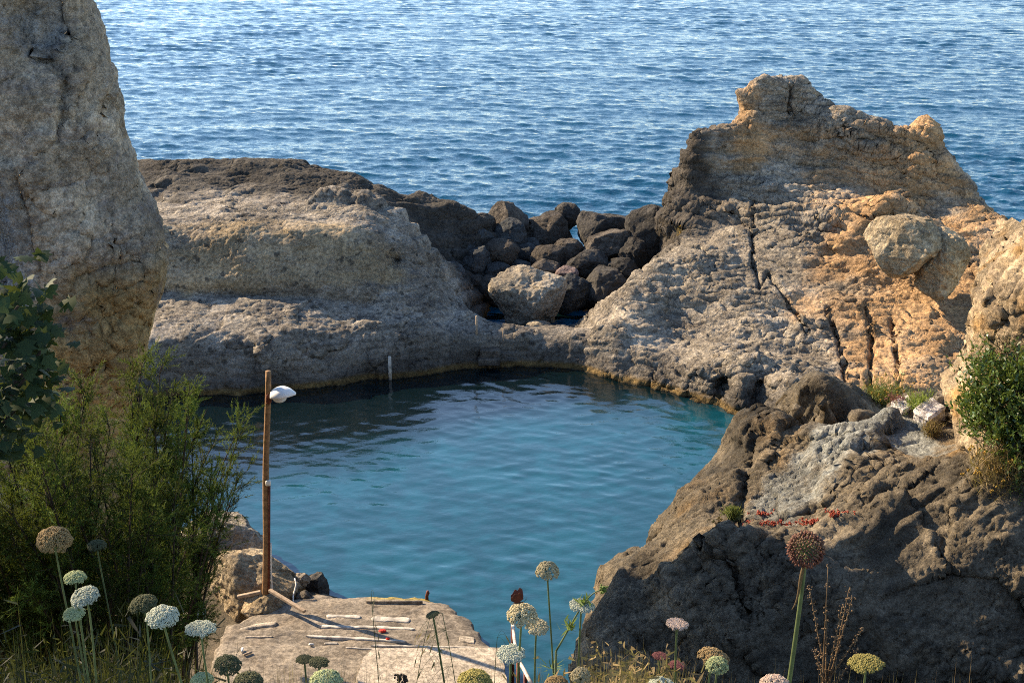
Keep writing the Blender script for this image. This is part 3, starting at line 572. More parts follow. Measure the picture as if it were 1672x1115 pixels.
B = [  # u, v, w, h, y, colour, label
 (824, 372, 84, 92, 45.2, 'brown', 'tall dark pyramid-shaped boulder, highest of the pile beside the grey ridge', .9),
 (780, 365, 54, 42, 44.2, 'brown', 'rounded brown boulder leaning against the tall pyramid-shaped one', .5),
 (836, 381, 54, 46, 43.9, 'blue', 'blue-grey boulder in front of the foot of the tall dark pyramid', .5),
 (772, 399, 72, 56, 43.2, 'blue', 'large dusky slate boulder tucked against the dark end of the ridge', .5),
 (820, 409, 56, 40, 42.6, 'brown', 'smooth egg-shaped brown boulder lying in the middle of the pile', .3),
 (779, 428, 48, 50, 42.1, 'blue', 'upright slate boulder below the smooth egg-shaped brown one', .9),
 (737, 446, 50, 40, 41.0, 'blue', 'angular blue-grey block lodged in the hollow at the end of the ridge', 1.0),
 (810, 442, 46, 32, 41.9, 'blue', 'flat greenish grey boulder behind the big pale one', .6),
 (866, 397, 34, 24, 44.0, 'blue', 'small grey stone in the notch where the sea shows between the peaks', .6),
 (860, 412, 44, 30, 43.3, 'blue', 'bluish grey stone squeezed between the egg-shaped boulder and a rough brown one', .6),
 (848, 433, 34, 22, 42.3, 'blue', 'little bluish stone just above the big pale boulder', .6),
 (899, 420, 64, 42, 42.8, 'brown', 'rough brown boulder in the centre of the pile', .8),
 (890, 435, 46, 28, 41.4, 'brown', 'reddish brown stone sitting right on the crest behind the big pale boulder', .7),
 (926, 443, 34, 24, 40.9, 'pink', 'small pinkish stone beside the top of the big pale boulder', .6),
 (803, 474, 52, 58, 41.0, 'dark', 'dark pitted boulder against the left flank of the big pale boulder', .8),
 (775, 462, 38, 30, 41.3, 'dark', 'low dark flat stone between the blue-grey block and the pitted boulder', .8),
 (934, 474, 66, 62, 40.6, 'blue', 'bluish angular boulder touching the sunless side of the big pale boulder', 1.0),
 (899, 382, 86, 68, 45.4, 'brown', 'broad rough brown boulder on the skyline of the pile', .9),
 (924, 350, 44, 38, 46.4, 'dark', 'pointed dark rock tip sticking up behind the broad brown boulder', 1.0),
 (982, 372, 100, 62, 45.0, 'dark', 'wide dark boulder with a jagged top against the sea', .9),
 (927, 408, 46, 40, 43.6, 'brown', 'round brown stone with a bright corner below the broad skyline boulder', .4),
 (992, 396, 88, 44, 43.3, 'brown', 'long slanting brown slab with a sunlit edge', .6),
 (1064, 394, 104, 104, 43.4, 'dark', 'huge dark boulder wedged against the headland cliff', .8),
 (1036, 410, 54, 44, 42.6, 'dark', 'dark boulder under the lower end of the long slanting slab', .7),
 (960, 429, 66, 42, 42.0, 'dark', 'dark rounded boulder below the round stone with the bright corner', .5),
 (1016, 440, 58, 38, 41.6, 'dark', 'low dark boulder with a small tan corner near the headland slope', .7),
 (992, 472, 88, 70, 40.7, 'dark', 'massive dark flat-topped boulder above the small bright pool of sea', .8),
]
for i, (u, v, w, h, y, m, lab, ang) in enumerate(B):
    boulder(u, v + 3, w * 1.1, h * 1.12, y, M['boulder_' + m], lab, i, ang, 1.0, group='boulders piled in the gap between ridge and headland', rough=.06, tilt=(-.28 if 'slanting' in lab else 0))
boulder(868, 487, 134, 112, 39.3, M['boulder_pale'], 'big pale greenish boulder with a split face in front of the pile', 40, .9, .9, fine=True, group='boulders piled in the gap between ridge and headland', rough=.075, dark=.15)
boulder(880, 535, 44, 24, 38.2, M['boulder_pale'], 'small smooth pale stone half sunk at the foot of the big pale boulder', 41, .2, 1.0, group='boulders piled in the gap between ridge and headland', rough=.03)
k = boulder(1474, 396, 120, 104, 36.6, M['boulder_tan'], 'large rounded tan-grey boulder perched on the headland slope', 50, .75, 1.2, fine=True, rough=.06, dark=.15)
boulder(1536, 432, 84, 104, 36.4, M['boulder_tan'], 'lumpy olive-tan rock bulging beside the large perched boulder', 55, .5, 1.1, fine=True, rough=.08, tint=.5, dark=.1)
# stones round the lamp post
boulder(372, 899, 140, 116, 24.6, M['boulder_pale'], 'grey weathered boulder at the water behind the tamarisk branches', 60, .8, 1.0, fine=True, dark=.35)
boulder(414, 956, 168, 132, 23.0, M['boulder_tan'], 'big rounded tan boulder directly behind the foot of the lamp post', 61, .6, .9, fine=True, tint=.5, dark=.1)
boulder(426, 990, 74, 48, 22.2, M['boulder_tan'], 'low tan block carrying the foot of the lamp post', 62, .9, 1.0, rough=.05, tint=.5)
boulder(512, 962, 52, 62, 23.4, M['boulder_dark'], 'dark wedge-shaped stone at the water beside the landing', 63, 1.0)
boulder(494, 946, 26, 24, 23.1, M['boulder_pale'], 'small pale stone on top of the dark wedge-shaped stone', 64, .8, name='stone', cat='stone')
boulder(496, 976, 30, 26, 22.6, M['boulder_brown'], 'reddish brown block-shaped stone near the braces of the post', 65, 1.0, name='stone', cat='stone')
boulder(316, 1002, 40, 52, 12.6, M['white_stone'], 'whitish stone half hidden by the dark twigs beside the landing', 66, .9, name='stone', cat='stone')
# stones lodged above the dark outcrop
def stone_block(u, v, w, h, y, rot, label, seed):
    c = on(u, v + h * .35); D = np.linalg.norm(c - np.array([0, 0, CAM_H])) / FPX; c = c + np.array([0, .1 * w * D, .33 * h * D]); m = MB(); m.box((0, 0, 0), (w * D, w * D * .8, h * D), rotm(.25, rot, .5), .12 * h * D)
    V = np.concatenate(m.v); fl = [np.concatenate(x) for x in m.f.values()]
    o = new_mesh('stone', V, fl, M['white_stone'], {'tint': np.zeros(len(V)), 'dark': np.zeros(len(V))}, False)
    bm = bmesh.new(); bm.from_mesh(o.data); bmesh.ops.subdivide_edges(bm, edges=bm.edges[:], cuts=5, use_grid_fill=True); bmesh.ops.triangulate(bm, faces=bm.faces[:]); bm.to_mesh(o.data); bm.free()
    n = len(o.data.vertices); V = np.empty(n * 3, np.float32); o.data.vertices.foreach_get('co', V); V = V.reshape(-1, 3); s = h * D
    V += (s * .09 * np.stack([fbm(V / s / .6 + seed, 3), fbm(V / s / .6 + seed + 5, 3), fbm(V / s / .6 + seed + 9, 3)], 1)); o.data.vertices.foreach_set('co', V.ravel()); o.data.update()
    o.location = c; return tag(o, label, 'stone')
stone_block(1517, 677, 42, 30, 18.2, -.35, 'angular white stone block lodged beside the root of the tan crag', 3)
stone_block(1478, 662, 34, 11, 18.9, -.15, 'thin flat whitish stone among the reddish plants on top of the outcrop', 8)
boulder(1545, 655, 50, 34, 18.6, M['boulder_pale'], 'pale rounded stone between the white block and the tan crag', 70, .5, .8)

# ---------------------------------------------------------------- landing, lamp post, rails
M['concrete'] = rock_mat('worn_concrete', (0.148, 0.122, 0.092), (0.229, 0.196, 0.152), (0.067, 0.059, 0.050), (0.237, 0.185, 0.052), warm_mid=0.95, bump=0.004, dark_mid=.8)
M['pale_concrete'] = rock_mat('pale_concrete', (0.295, 0.254, 0.197), (0.377, 0.328, 0.262), (0.180, 0.156, 0.123), (0.328, 0.271, 0.164), warm_mid=1.3, bump=0.003, dark_mid=1.1)
M['white_edge'] = plain('whitewashed_edge', (0.40, 0.37, 0.32), .85, .45, 7, .012)
M['wood'] = plain('pole_wood', (0.235, 0.135, 0.06), .8, .35, 14, .004); M['rust'] = plain('rusty_steel', (0.12, 0.035, 0.018), .75, .45, 18, .003)
M['white_metal'] = plain('white_lamp_shell', (0.78, 0.78, 0.76), .35, .06, 5); M['lens'] = plain('lamp_lens', (0.62, 0.64, 0.62), .25, .08, 9)
M['white_plastic'] = plain('white_plastic', (0.70, 0.68, 0.62), .5, .15, 12); M['plank'] = plain('grey_timber', (0.34, 0.26, 0.18), .85, .3, 16, .004)
M['rail_paint'] = plain('worn_rail_paint', (0.46, 0.38, 0.30), .6, .35, 20, .002, var_col=(.60, .55, .48)); M['red_post'] = plain('red_oxide_paint', (0.13, 0.028, 0.018), .6, .4, 15, .002)
ZL = .62
poly = np.array([W(u, v, z)[:2] for u, v, z in [(702, 974, .36), (728, 987, .42), (764, 1003, .5), (792, 1035, .58), (813, 1062, ZL), (824, 1115, ZL), (850, 1290, ZL), (330, 1300, ZL), (345, 1115, ZL), (352, 1045, ZL), (372, 1008, ZL), (420, 985, .6), (495, 962, .45), (535, 972, .36), (600, 978, .33), (655, 975, .34)]])
def poly_sd(q):
    d = np.full(len(q), 1e9); ins = np.zeros(len(q), bool)
    for a, b in zip(poly, np.roll(poly, -1, 0)):
        ab = b - a; tt = np.clip(((q - a) @ ab) / (ab @ ab), 0, 1); d = np.minimum(d, np.linalg.norm(q - a - tt[:, None] * ab, axis=1))
        c = (a[1] > q[:, 1]) != (b[1] > q[:, 1]); ins ^= c & (q[:, 0] < (b[0] - a[0]) * (q[:, 1] - a[1]) / (b[1] - a[1] + 1e-12) + a[0])
    return np.where(ins, d, -d)
def landing_top(x, y): return ZL - .05 * smooth(20.55, 20.62, y) - .06 * smooth(21.15, 21.22, y) - .05 * smooth(21.75, 21.85, y) - .06 * smooth(22.2, 22.6, y)
gx, gy = np.arange(poly[:, 0].min() - .5, poly[:, 0].max() + .5, .028), np.arange(poly[:, 1].min(), poly[:, 1].max() + .5, .028)
X, Y = np.meshgrid(gx, gy, indexing='ij'); q = np.stack([X.ravel(), Y.ravel()], 1); q3 = np.concatenate([q, np.zeros((len(q), 1))], 1)
sd = poly_sd(q + .10 * np.stack([fbm(q3 / .45, 3), fbm(q3 / .45 + 9, 3)], 1))
top = landing_top(q[:, 0], q[:, 1]) + .010 * fbm(q3 / .5, 4) - .018 * smooth(.15, .45, fbm(q3 / .6 + 40, 3))
zz = top - 1.3 * smooth(.03, -.10, sd) - .05 * smooth(.18, 0, sd)
far = smooth(22.25, 22.6, q[:, 1] + .1 * fbm(q3 / .3, 2))
root = empty('concrete_landing', (-2.4, 20.5, 0)); tag(root, 'worn concrete boat landing with broken white edged steps at the water', 'landing')
new_mesh('slab', np.stack([q[:, 0], q[:, 1], zz], 1) - np.array(root.location), grid_faces(len(gx), len(gy)), M['concrete'],
    {'tint': .25 + .95 * far * smooth(-2.9, -2.2, q[:, 0] + 0 * sd), 'dark': .25 + .55 * smooth(.2, .0, sd) * smooth(-1.5, 0, q[:, 0]) + .3 * np.exp(-((q[:, 1] - 22.1) / .25) ** 2)}, parent=root)
def strip(pts, w, hgt, mat, seed, name='step_edge'):
    """a worn step edge following pts"""
    pts = np.array(pts); n = 60; tt = np.linspace(0, 1, n); seg = np.linspace(0, 1, len(pts)); c = np.stack([np.interp(tt, seg, pts[:, k]) for k in range(3)], 1)
    q = c / .25 + seed; hgt = hgt * .45; wv = .75 * w * (1 + .5 * fbm(q, 3)) * smooth(0, .04, tt) * smooth(1, .96, tt) + .004; v = []
    for k in range(n):
        for dy, dz in ((-.5, -.05), (-.5, hgt), (-.3, hgt + .008), (.3, hgt + .008), (.5, hgt), (.5, -.05)):
            v.append(c[k] + np.array([0, dy * wv[k], dz]) + .012 * np.array([0, float(noise(q[k:k + 1] * 2)[0]), 0]))
    m = MB(); m.add(np.array(v), grid_faces(n, 6)); return m.build(name, mat, root)
Z = lambda u, v: (lambda w: np.array([w[0], w[1], float(landing_top(w[0], w[1]))]))(W(u, v, .5))
strip([Z(520, 1024), Z(600, 1025), Z(678, 1033)], .10, .035, M['white_edge'], 1)
strip([Z(500, 1045), Z(590, 1049), Z(664, 1054)], .07, .04, M['white_edge'], 2)
strip([Z(606, 1065), Z(690, 1067), Z(776, 1069)], .06, .045, M['white_edge'], 3)
strip([Z(533, 1006), Z(590, 1008)], .12, .012, M['white_edge'], 4); strip([Z(606, 1011), Z(670, 1013)], .20, .015, M['white_edge'], 5)
strip([Z(390, 1031), Z(420, 1022), Z(452, 1018)], .14, .02, M['pale_concrete'], 6, 'mortar_patch'); strip([Z(400, 1046), Z(446, 1045)], .06, .015, M['pale_concrete'], 7, 'mortar_patch')
strip([Z(565, 1068), Z(612, 1070)], .04, .02, M['white_edge'], 8); strip([Z(530, 1056), Z(552, 1056)], .05, .015, M['white_edge'], 9)
strip([Z(750, 1048), Z(775, 1052)], .22, .015, M['pale_concrete'], 10, 'mortar_patch')
fs = W(605, 986, .45); m = MB(); m.box(fs + (0.42, .02, -.02), (1.0, .05, .16), rotm(0, 0, -.02), .012); m.build('step_riser', M['concrete'], root)
a0 = [Z(588, 1150), Z(584, 1115), Z(592, 1092), Z(600, 1080), Z(612, 1072), Z(816, 1071), Z(826, 1115), Z(840, 1200), Z(600, 1200)]
pl = []
for a, b in zip(a0, a0[1:] + a0[:1]):
    for tt in np.linspace(0, 1, 14, endpoint=False): pl.append(a + (b - a) * tt)
pl = np.array(pl); pl[:, :2] += .025 * np.stack([fbm(pl / .12, 2), fbm(pl / .12 + 8, 2)], 1); pl[:, 2] = ZL + .045
n = len(pl); cen = np.array([[pl[:, 0].mean(), pl[:, 1].mean(), ZL + .045]]); low = pl.copy(); low[:, 2] = ZL - .15; i = np.arange(n); j = (i + 1) % n
m = MB(); m.add(np.concatenate([pl, low, cen]), np.concatenate([np.stack([i, j, np.full(n, 2 * n)], 1)[:, ::-1], np.stack([i, j, j + n], 1), np.stack([i, j + n, i + n], 1)])); m.build('upper_slab', M['pale_concrete'], root, False)

def bez(*p, n=14):
    p = [np.asarray(a, float) for a in p]; t = np.linspace(0, 1, n)[:, None]
    while len(p) > 1: p = [a + (b - a) * t for a, b in zip(p[:-1], p[1:])]
    return p[0]
fb = P(433, 972, 22.2); px_ = np.linalg.norm(fb - np.array([0, 0, CAM_H])) / FPX
ft = P(437, 606, 22.25)
lamp = empty('street_lamp', fb); tag(lamp, 'wooden lamp post with a white streetlight head beside the pool', 'street lamp')
H = ft[2] - fb[2]; ax = (ft - fb) / H
m = MB(); zs = np.linspace(-.25, H, 24); m.tube([fb + ax * z + .012 * np.array([math.sin(z * 2), 0, 0]) for z in zs], np.linspace(.064, .048, 24), 14); m.build('pole', M['wood'], lamp)
pc = lambda u, v: (lambda t: fb + ax * (H * t))((972 - v) / 366.0)
m = MB(); m.tube([pc(0, 966) + (.062, -.03, 0), pc(0, 880) + (.060, -.03, 0), pc(0, 786) + (.052, -.03, 0)], .024, 8); m.build('conduit', M['rust'], lamp)
jb = pc(0, 781) + np.array([.04, -.06, 0]); m = MB(); m.box(jb, (.085, .06, .10), None, .015); m.build('junction_box', M['white_plastic'], lamp)
m = MB(); m.tube([pc(0, 645) + (.0, -.05, .05), pc(0, 645) + (.04, -.06, .0), pc(0, 650) + (.02, -.05, -.05)], .03, 8); m.box(pc(0, 648) + (.03, -.045, 0), (.09, .05, .12), None, .012); m.build('bracket', M['rust'], lamp)
hc = pc(0, 646) + np.array([.10, -.05, .0])        # lamp head: a tapering shell along +x, tipped up a little
n1, n2 = 22, 20; v = []
for a in np.linspace(0, 1, n1):
    w = (.055 + .125 * math.sin(math.pi * min(1, a * .95 + .12)) ** .8) * (1 if a < .96 else .55); xx = -.03 + a * .42; zc = .035 + .085 * a - .05 * a * a
    for b in np.linspace(0, 2 * math.pi, n2, endpoint=False):
        zz_ = math.sin(b); v.append(hc + np.array([xx, w * math.cos(b), zc + (w * .78 if zz_ > 0 else w * .22) * zz_]))
v = np.array(v); i = np.arange(n1 * n2).reshape(n1, n2); jn = np.roll(i, -1, 1); f = np.stack([i[:-1], i[1:], jn[1:], jn[:-1]], -1).reshape(-1, 4)
m = MB(); m.add(v, f); m.f.setdefault(n2, []).append(np.array([i[0], i[-1][::-1]], np.int32)); hd = m.build('lamp_head', M['white_metal'], lamp)
V, F = ICO4; m = MB(); keep = V * np.array([.12, .095, .085]) + hc + np.array([.11, 0, .005]); m.add(keep, F)
ln = m.build('lens', M['lens'], lamp); lm = ln.matrix_world; ln.parent = hd
m = MB(); m.tube([hc + (-.07, .02, .01), hc + (-.02, 0, .03), hc + (.03, 0, .04)], .022, 8); ar = m.build('arm', M['white_metal'], lamp)
m = MB(); m.tube(bez(pc(0, 960) + (.13, -.04, -.02), pc(0, 930) + (.10, -.05, 0), pc(0, 880) + (.10, -.05, 0)), .012, 6); m.build('cable', M['white_plastic'], lamp)
m = MB(); m.tube(bez(P(480, 985, 22.3), P(474, 968, 22.5), P(488, 960, 22.5), P(481, 944, 22.7)), .013, 6)
tag(m.build('pipe', M['white_plastic']), 'short bent white plastic pipe rising from the stones near the post', 'pipe')
def plank(a, b, w, label):
    a, b = np.array(a), np.array(b); d = b - a; L_ = np.linalg.norm(d); d /= L_; s_ = np.cross(d, [0, 0, 1.0]); s_ /= np.linalg.norm(s_); u_ = np.cross(s_, d)
    m = MB(); m.box((a + b) / 2, (L_, w, w * .8), np.stack([d, s_, u_], 1), .008); return tag(m.build('timber_brace', M['plank'], None, False), label, 'timber')
plank(P(426, 966, 22.05), P(388, 974, 22.0), .07, 'short timber brace lying level from the foot of the lamp post')
plank(P(440, 963, 22.05), P(498, 998, 21.5), .07, 'long timber brace slanting down from the post onto the landing')
m = MB(); b0 = W(697, 977, .36); m.tube([b0 + (0, 0, -.05), b0 + (.0, 0, .06), b0 + (.02, 0, .12), b0 + (.015, 0, .16)], [.035, .03, .034, .02], 9)
tag(m.build('mooring_stub', M['rust']), 'short rusty mooring stub at the far corner of the landing', 'mooring stub')
# handrail by the landing
rt = [P(872, 1124, 17.4), P(858, 1097, 17.9), P(846, 1076, 18.4), P(840, 1045, 19.2), P(837, 1014, 20.0)]
hr = empty('handrail', (rt[2][0], rt[2][1], ZL)); tag(hr, 'rusty red pipe handrail with a pale worn top rail beside the landing', 'handrail')
m = MB(); m.tube(rt, .028, 8); m.build('rail', M['rail_paint'], hr)
for p_ in (rt[1], rt[2], rt[4]):
    m = MB(); m.tube([p_, np.array([p_[0], p_[1], ZL - .9 if p_ is rt[1] else ZL - .7])], .03, 8); m.build('post', M['red_post'], hr)
# bits lying on the landing
def litter(name, u0, v0, u1, v1, r, mat, label, cat):
    a, b = Z(u0, v0), Z(u1, v1); a[2] += r + .012; b[2] += r + .012; m = MB(); m.tube([a, (a + b) / 2 + (0, 0, .003), b], r, 6); return tag(m.build(name, M[mat]), label, cat)
litter('stick', 399, 1082, 412, 1077, .018, 'plank', 'thin grey stick lying on the landing', 'stick')
litter('pipe_offcut', 396, 1077, 397, 1071, .02, 'white_plastic', 'short upright-looking white pipe offcut beside the grey stick', 'pipe')
litter('pipe_offcut', 506, 1065, 512, 1061, .022, 'white_plastic', 'white pipe offcut lying alone near the broken white step edges', 'pipe')
M['red_rag'] = plain('red_rag', (0.45, 0.03, 0.02), .8, .3, 20)
boulder(0, 0, 13, 5, 0, M['red_rag'], 'small orange-red rag between the two upper white step edges', 81, .8, 1, name='rag', cat='rag', c=Z(625, 1037) + (0, 0, .02))
boulder(0, 0, 7, 5, 0, M['red_rag'], 'tiny bright red scrap on the middle white step edge', 82, .8, 1, name='rag', cat='rag', c=Z(633, 1051) + (0, 0, .03))
# stakes, rope and block on the far bank
def stake(u, v0, v1, y, r, mat, label, lean=0):
    a = on(u + lean, v1, ('rock_ridge', 'headland')); y = a[1]; b = a.copy(); b[2] = P(u, v0, y)[2]; b[0] = P(u, v0, y)[0]; m = MB(); m.tube([a - (0, 0, .15), (a + b) / 2, b], r, 7); return tag(m.build('stake', M[mat]), label, 'stake')
stake(778, 516, 546, 36.2, .028, 'plank', 'taller of the two pale stakes on the sill behind the pool')
stake(822, 538, 554, 36.0, .022, 'plank', 'shorter pale stake near the small pale stone on the sill')
stake(636, 582, 617, 35.4, .042, 'white_edge', 'stubby white stake standing against the far pool wall', 1)
m = MB(); m.tube(bez(P(530, 560, 35.25), P(536, 585, 34.9), P(530, 595, 34.85), P(537, 616, 34.8)), .022, 6); tag(m.build('rope', M['white_plastic']), 'thin pale rope hanging down the far pool wall', 'rope')
m = MB(); c = P(800, 574, 35.8); m.box(c, (.52, .5, .24), rotm(0, 0, .03), .03); m.box(c + (-.02, -.14, -.18), (.58, .5, .2), rotm(0, 0, .03), .03)
o = m.build('concrete_step', M['boulder_brown'], None, False); tag(o, 'small weathered concrete step built into the far bank below the stakes', 'step')

# ---------------------------------------------------------------- plants
def ground(x, y): return 11.2 - .655 * max(0, y - 2) if y >= 2 else 11.2
M['stem'] = plain('green_stem', (0.085, 0.11, 0.04), .6, .3, 30); M['stem_brown'] = plain('brown_stem', (0.14, 0.09, 0.045), .8, .3, 30)
M['fl_white'] = leaf_mat('white_floret', (0.36, 0.40, 0.30), (0.58, 0.60, 0.48), .7, .2); M['fl_cream'] = leaf_mat('cream_floret', (0.38, 0.32, 0.17), (0.62, 0.55, 0.36), .7, .25)
M['fl_tan'] = leaf_mat('tan_seed_head', (0.24, 0.16, 0.07), (0.42, 0.30, 0.14), .8, .2); M['fl_green'] = leaf_mat('green_floret', (0.32, 0.38, 0.16), (0.55, 0.58, 0.34), .7, .25)
M['fl_olive'] = leaf_mat('olive_seed_head', (0.20, 0.18, 0.05), (0.40, 0.34, 0.10), .8, .25); M['fl_dark'] = leaf_mat('dark_seed_head', (0.05, 0.06, 0.025), (0.12, 0.12, 0.06), .8, .15)
M['fl_purple'] = leaf_mat('purple_head', (0.14, 0.04, 0.05), (0.26, 0.10, 0.09), .8, .2); M['fl_rose'] = leaf_mat('rose_brown_floret', (0.13, 0.045, 0.035), (0.32, 0.20, 0.12), .8, .25); M['fl_pink'] = leaf_mat('pinkish_floret', (0.42, 0.30, 0.24), (0.66, 0.54, 0.44), .7, .2)
OCT_V = np.array([[1, 0, 0], [-1, 0, 0], [0, 1, 0], [0, -1, 0], [0, 0, 1], [0, 0, -1]], np.float32); OCT_F = np.array([[0, 2, 4], [2, 1, 4], [1, 3, 4], [3, 0, 4], [2, 0, 5], [1, 2, 5], [3, 1, 5], [0, 3, 5]])
def frame_of(n):
    n = n / (np.linalg.norm(n) + 1e-9); a = np.cross(n, [0.3, 0.2, .93] if abs(n[2]) < .9 else [1, .1, 0]); a /= np.linalg.norm(a); return np.stack([a, np.cross(n, a), n], 1)
def blobs(m, pos, size, r, stretch=None):
    """many little florets"""
    n = len(pos); s = np.broadcast_to(size, (n,))
    q, _ = np.linalg.qr(r.normal(size=(n, 3, 3))); v = np.einsum('nij,kj->nki', q, OCT_V) * s[:, None, None] * (1 if stretch is None else stretch) + pos[:, None]
    f = (OCT_F[None] + 6 * np.arange(n)[:, None, None]).reshape(-1, 3); m.add(v.reshape(-1, 3), f, np.repeat(r.random(n), 6))
def wild_carrot(u, v, wpx, y, shape, colour, label, stem_to=(0, 0), seed=0, tilt=(0, 0), leaf=False, stem='stem', group='wild carrot flowers along the foreground'):
    r = np.random.default_rng(seed + 500); c = P(u, v, y); D = np.linalg.norm(c - np.array([0, 0, CAM_H])) / FPX; Rr = wpx * D / 2 * .79
    th_max, flat, m_n, drop = {'dome': (1.30, .72, 80, .55), 'flat': (1.05, .30, 70, .35), 'ball': (1.95, .82, 110, .6), 'plate': (1.1, .16, 60, .5), 'bell': (1.75, .95, 90, .7)}[shape]
    axis = np.array([tilt[0], tilt[1], 1.0]); Fm = frame_of(axis)
    k = np.arange(m_n); ct = 1 - (k + .5) / m_n * (1 - math.cos(th_max)); st = np.sqrt(np.maximum(0, 1 - ct ** 2)); ph = k * 2.39996 + r.normal(0, .12, m_n)
    nl = np.stack([st * np.cos(ph), st * np.sin(ph), ct], 1); rr = 1 + r.normal(0, .035, m_n)
    smax = math.sin(min(th_max, math.pi / 2)); top_z = flat; pl_ = nl * rr[:, None] * np.array([Rr / smax, Rr / smax, Rr * flat / smax])
    zoff = -.5 * (pl_[:, 2].max() + pl_[:, 2].min()); pl_[:, 2] += zoff
    pw = c + pl_ @ Fm.T; nw = (nl / np.array([1, 1, max(flat, .3)])); nw /= np.linalg.norm(nw, axis=1, keepdims=True); nw = nw @ Fm.T
    base_g = np.array([c[0] + stem_to[0], c[1] + stem_to[1], 0]); base_g[2] = ground(base_g[0], base_g[1]) - .05
    root = empty('wild_carrot', base_g); tag(root, label, 'wild flower', group)
    hub = c + Fm @ np.array([0, 0, zoff - Rr * drop * .35 + (Rr * flat * math.cos(th_max) if th_max < 1.57 else 0)])
    m = MB(); ur = Rr * 1.75 / math.sqrt(m_n); nf = 24
    for p_, n_ in zip(pw, nw):
        G = frame_of(n_); a = np.sqrt(r.random(nf)) * 1.0; b = r.random(nf) * 6.283
        loc = np.stack([a * np.cos(b), a * np.sin(b), .55 * np.sqrt(np.maximum(0, 1 - a * a)) + r.normal(0, .07, nf)], 1) * ur
        blobs(m, p_ + loc @ G.T, ur * r.uniform(.26, .42, nf), r)
    m.build('flower_head', M['fl_' + colour], root)
    m = MB()
    for p_, n_ in zip(pw[::2], nw[::2]): m.tube([hub, hub * .45 + p_ * .55 - n_ * Rr * .05, p_ - n_ * ur * .2], [Rr * .022, Rr * .016, Rr * .012], 3, cap=False)
    for a in np.arange(9) * .698: m.tube([hub, hub + Rr * .45 * np.array([math.cos(a), math.sin(a), -.25]), hub + Rr * .6 * np.array([math.cos(a), math.sin(a), -.75])], [Rr * .03, Rr * .02, Rr * .004], 3)
    m.build('ray_stalks', M[stem], root)
    m = MB(); mid = hub * .5 + base_g * .5 + np.array([r.normal(0, .012), 0, .0]); sr = .0019 + .0004 * r.random()
    m.tube(bez(hub + Fm[:, 2] * Rr * .03, hub - Fm[:, 2] * Rr * 1.6, mid, base_g), np.linspace(sr, sr * 1.35, 14), 7); m.build('stem', M[stem], root)
    if leaf:
        m = MB(); p0 = hub * .72 + base_g * .28
        for s_ in range(26):
            a = r.uniform(0, 6.28); L_ = r.uniform(.015, .04); d = np.array([math.cos(a) * .8, math.sin(a) * .8, r.uniform(-.1, .7)]); q0 = p0 + d * r.uniform(0, .03)
            w = np.cross(d, [0, 0, 1.0]); w /= np.linalg.norm(w); m.add(np.array([q0 - w * .0016, q0 + w * .0016, q0 + d * L_]), [[0, 1, 2]], r.random())
        m.build('leaf', M['leaf_bright'], root)
    return root
M['leaf_bright'] = leaf_mat('bright_leaf', (0.10, 0.16, 0.03), (0.26, 0.34, 0.07)); M['tam'] = leaf_mat('tamarisk_foliage', (0.012, 0.027, 0.006), (0.105, 0.18, 0.030), .7, .3, .15)
M['bark'] = plain('dark_bark', (0.045, 0.033, 0.022), .9, .3, 20); M['fig'] = leaf_mat('fig_leaf', (0.018, 0.036, 0.013), (0.042, 0.072, 0.025), .65, .2, .2)
M['lentisk'] = leaf_mat('shrub_leaf', (0.045, 0.085, 0.018), (0.13, 0.20, 0.04), .32, .25, .5); M['straw'] = leaf_mat('dry_straw', (0.15, 0.10, 0.045), (0.33, 0.24, 0.11), .8, .3)
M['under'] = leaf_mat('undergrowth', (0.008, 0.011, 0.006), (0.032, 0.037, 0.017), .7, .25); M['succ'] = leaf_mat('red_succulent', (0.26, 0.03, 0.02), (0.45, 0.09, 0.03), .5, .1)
M['yellow'] = leaf_mat('ochre_flowers', (0.36, 0.20, 0.03), (0.55, 0.36, 0.06), .7, .2); M['tuft'] = leaf_mat('green_tuft', (0.08, 0.11, 0.025), (0.22, 0.25, 0.06), .7, .3)
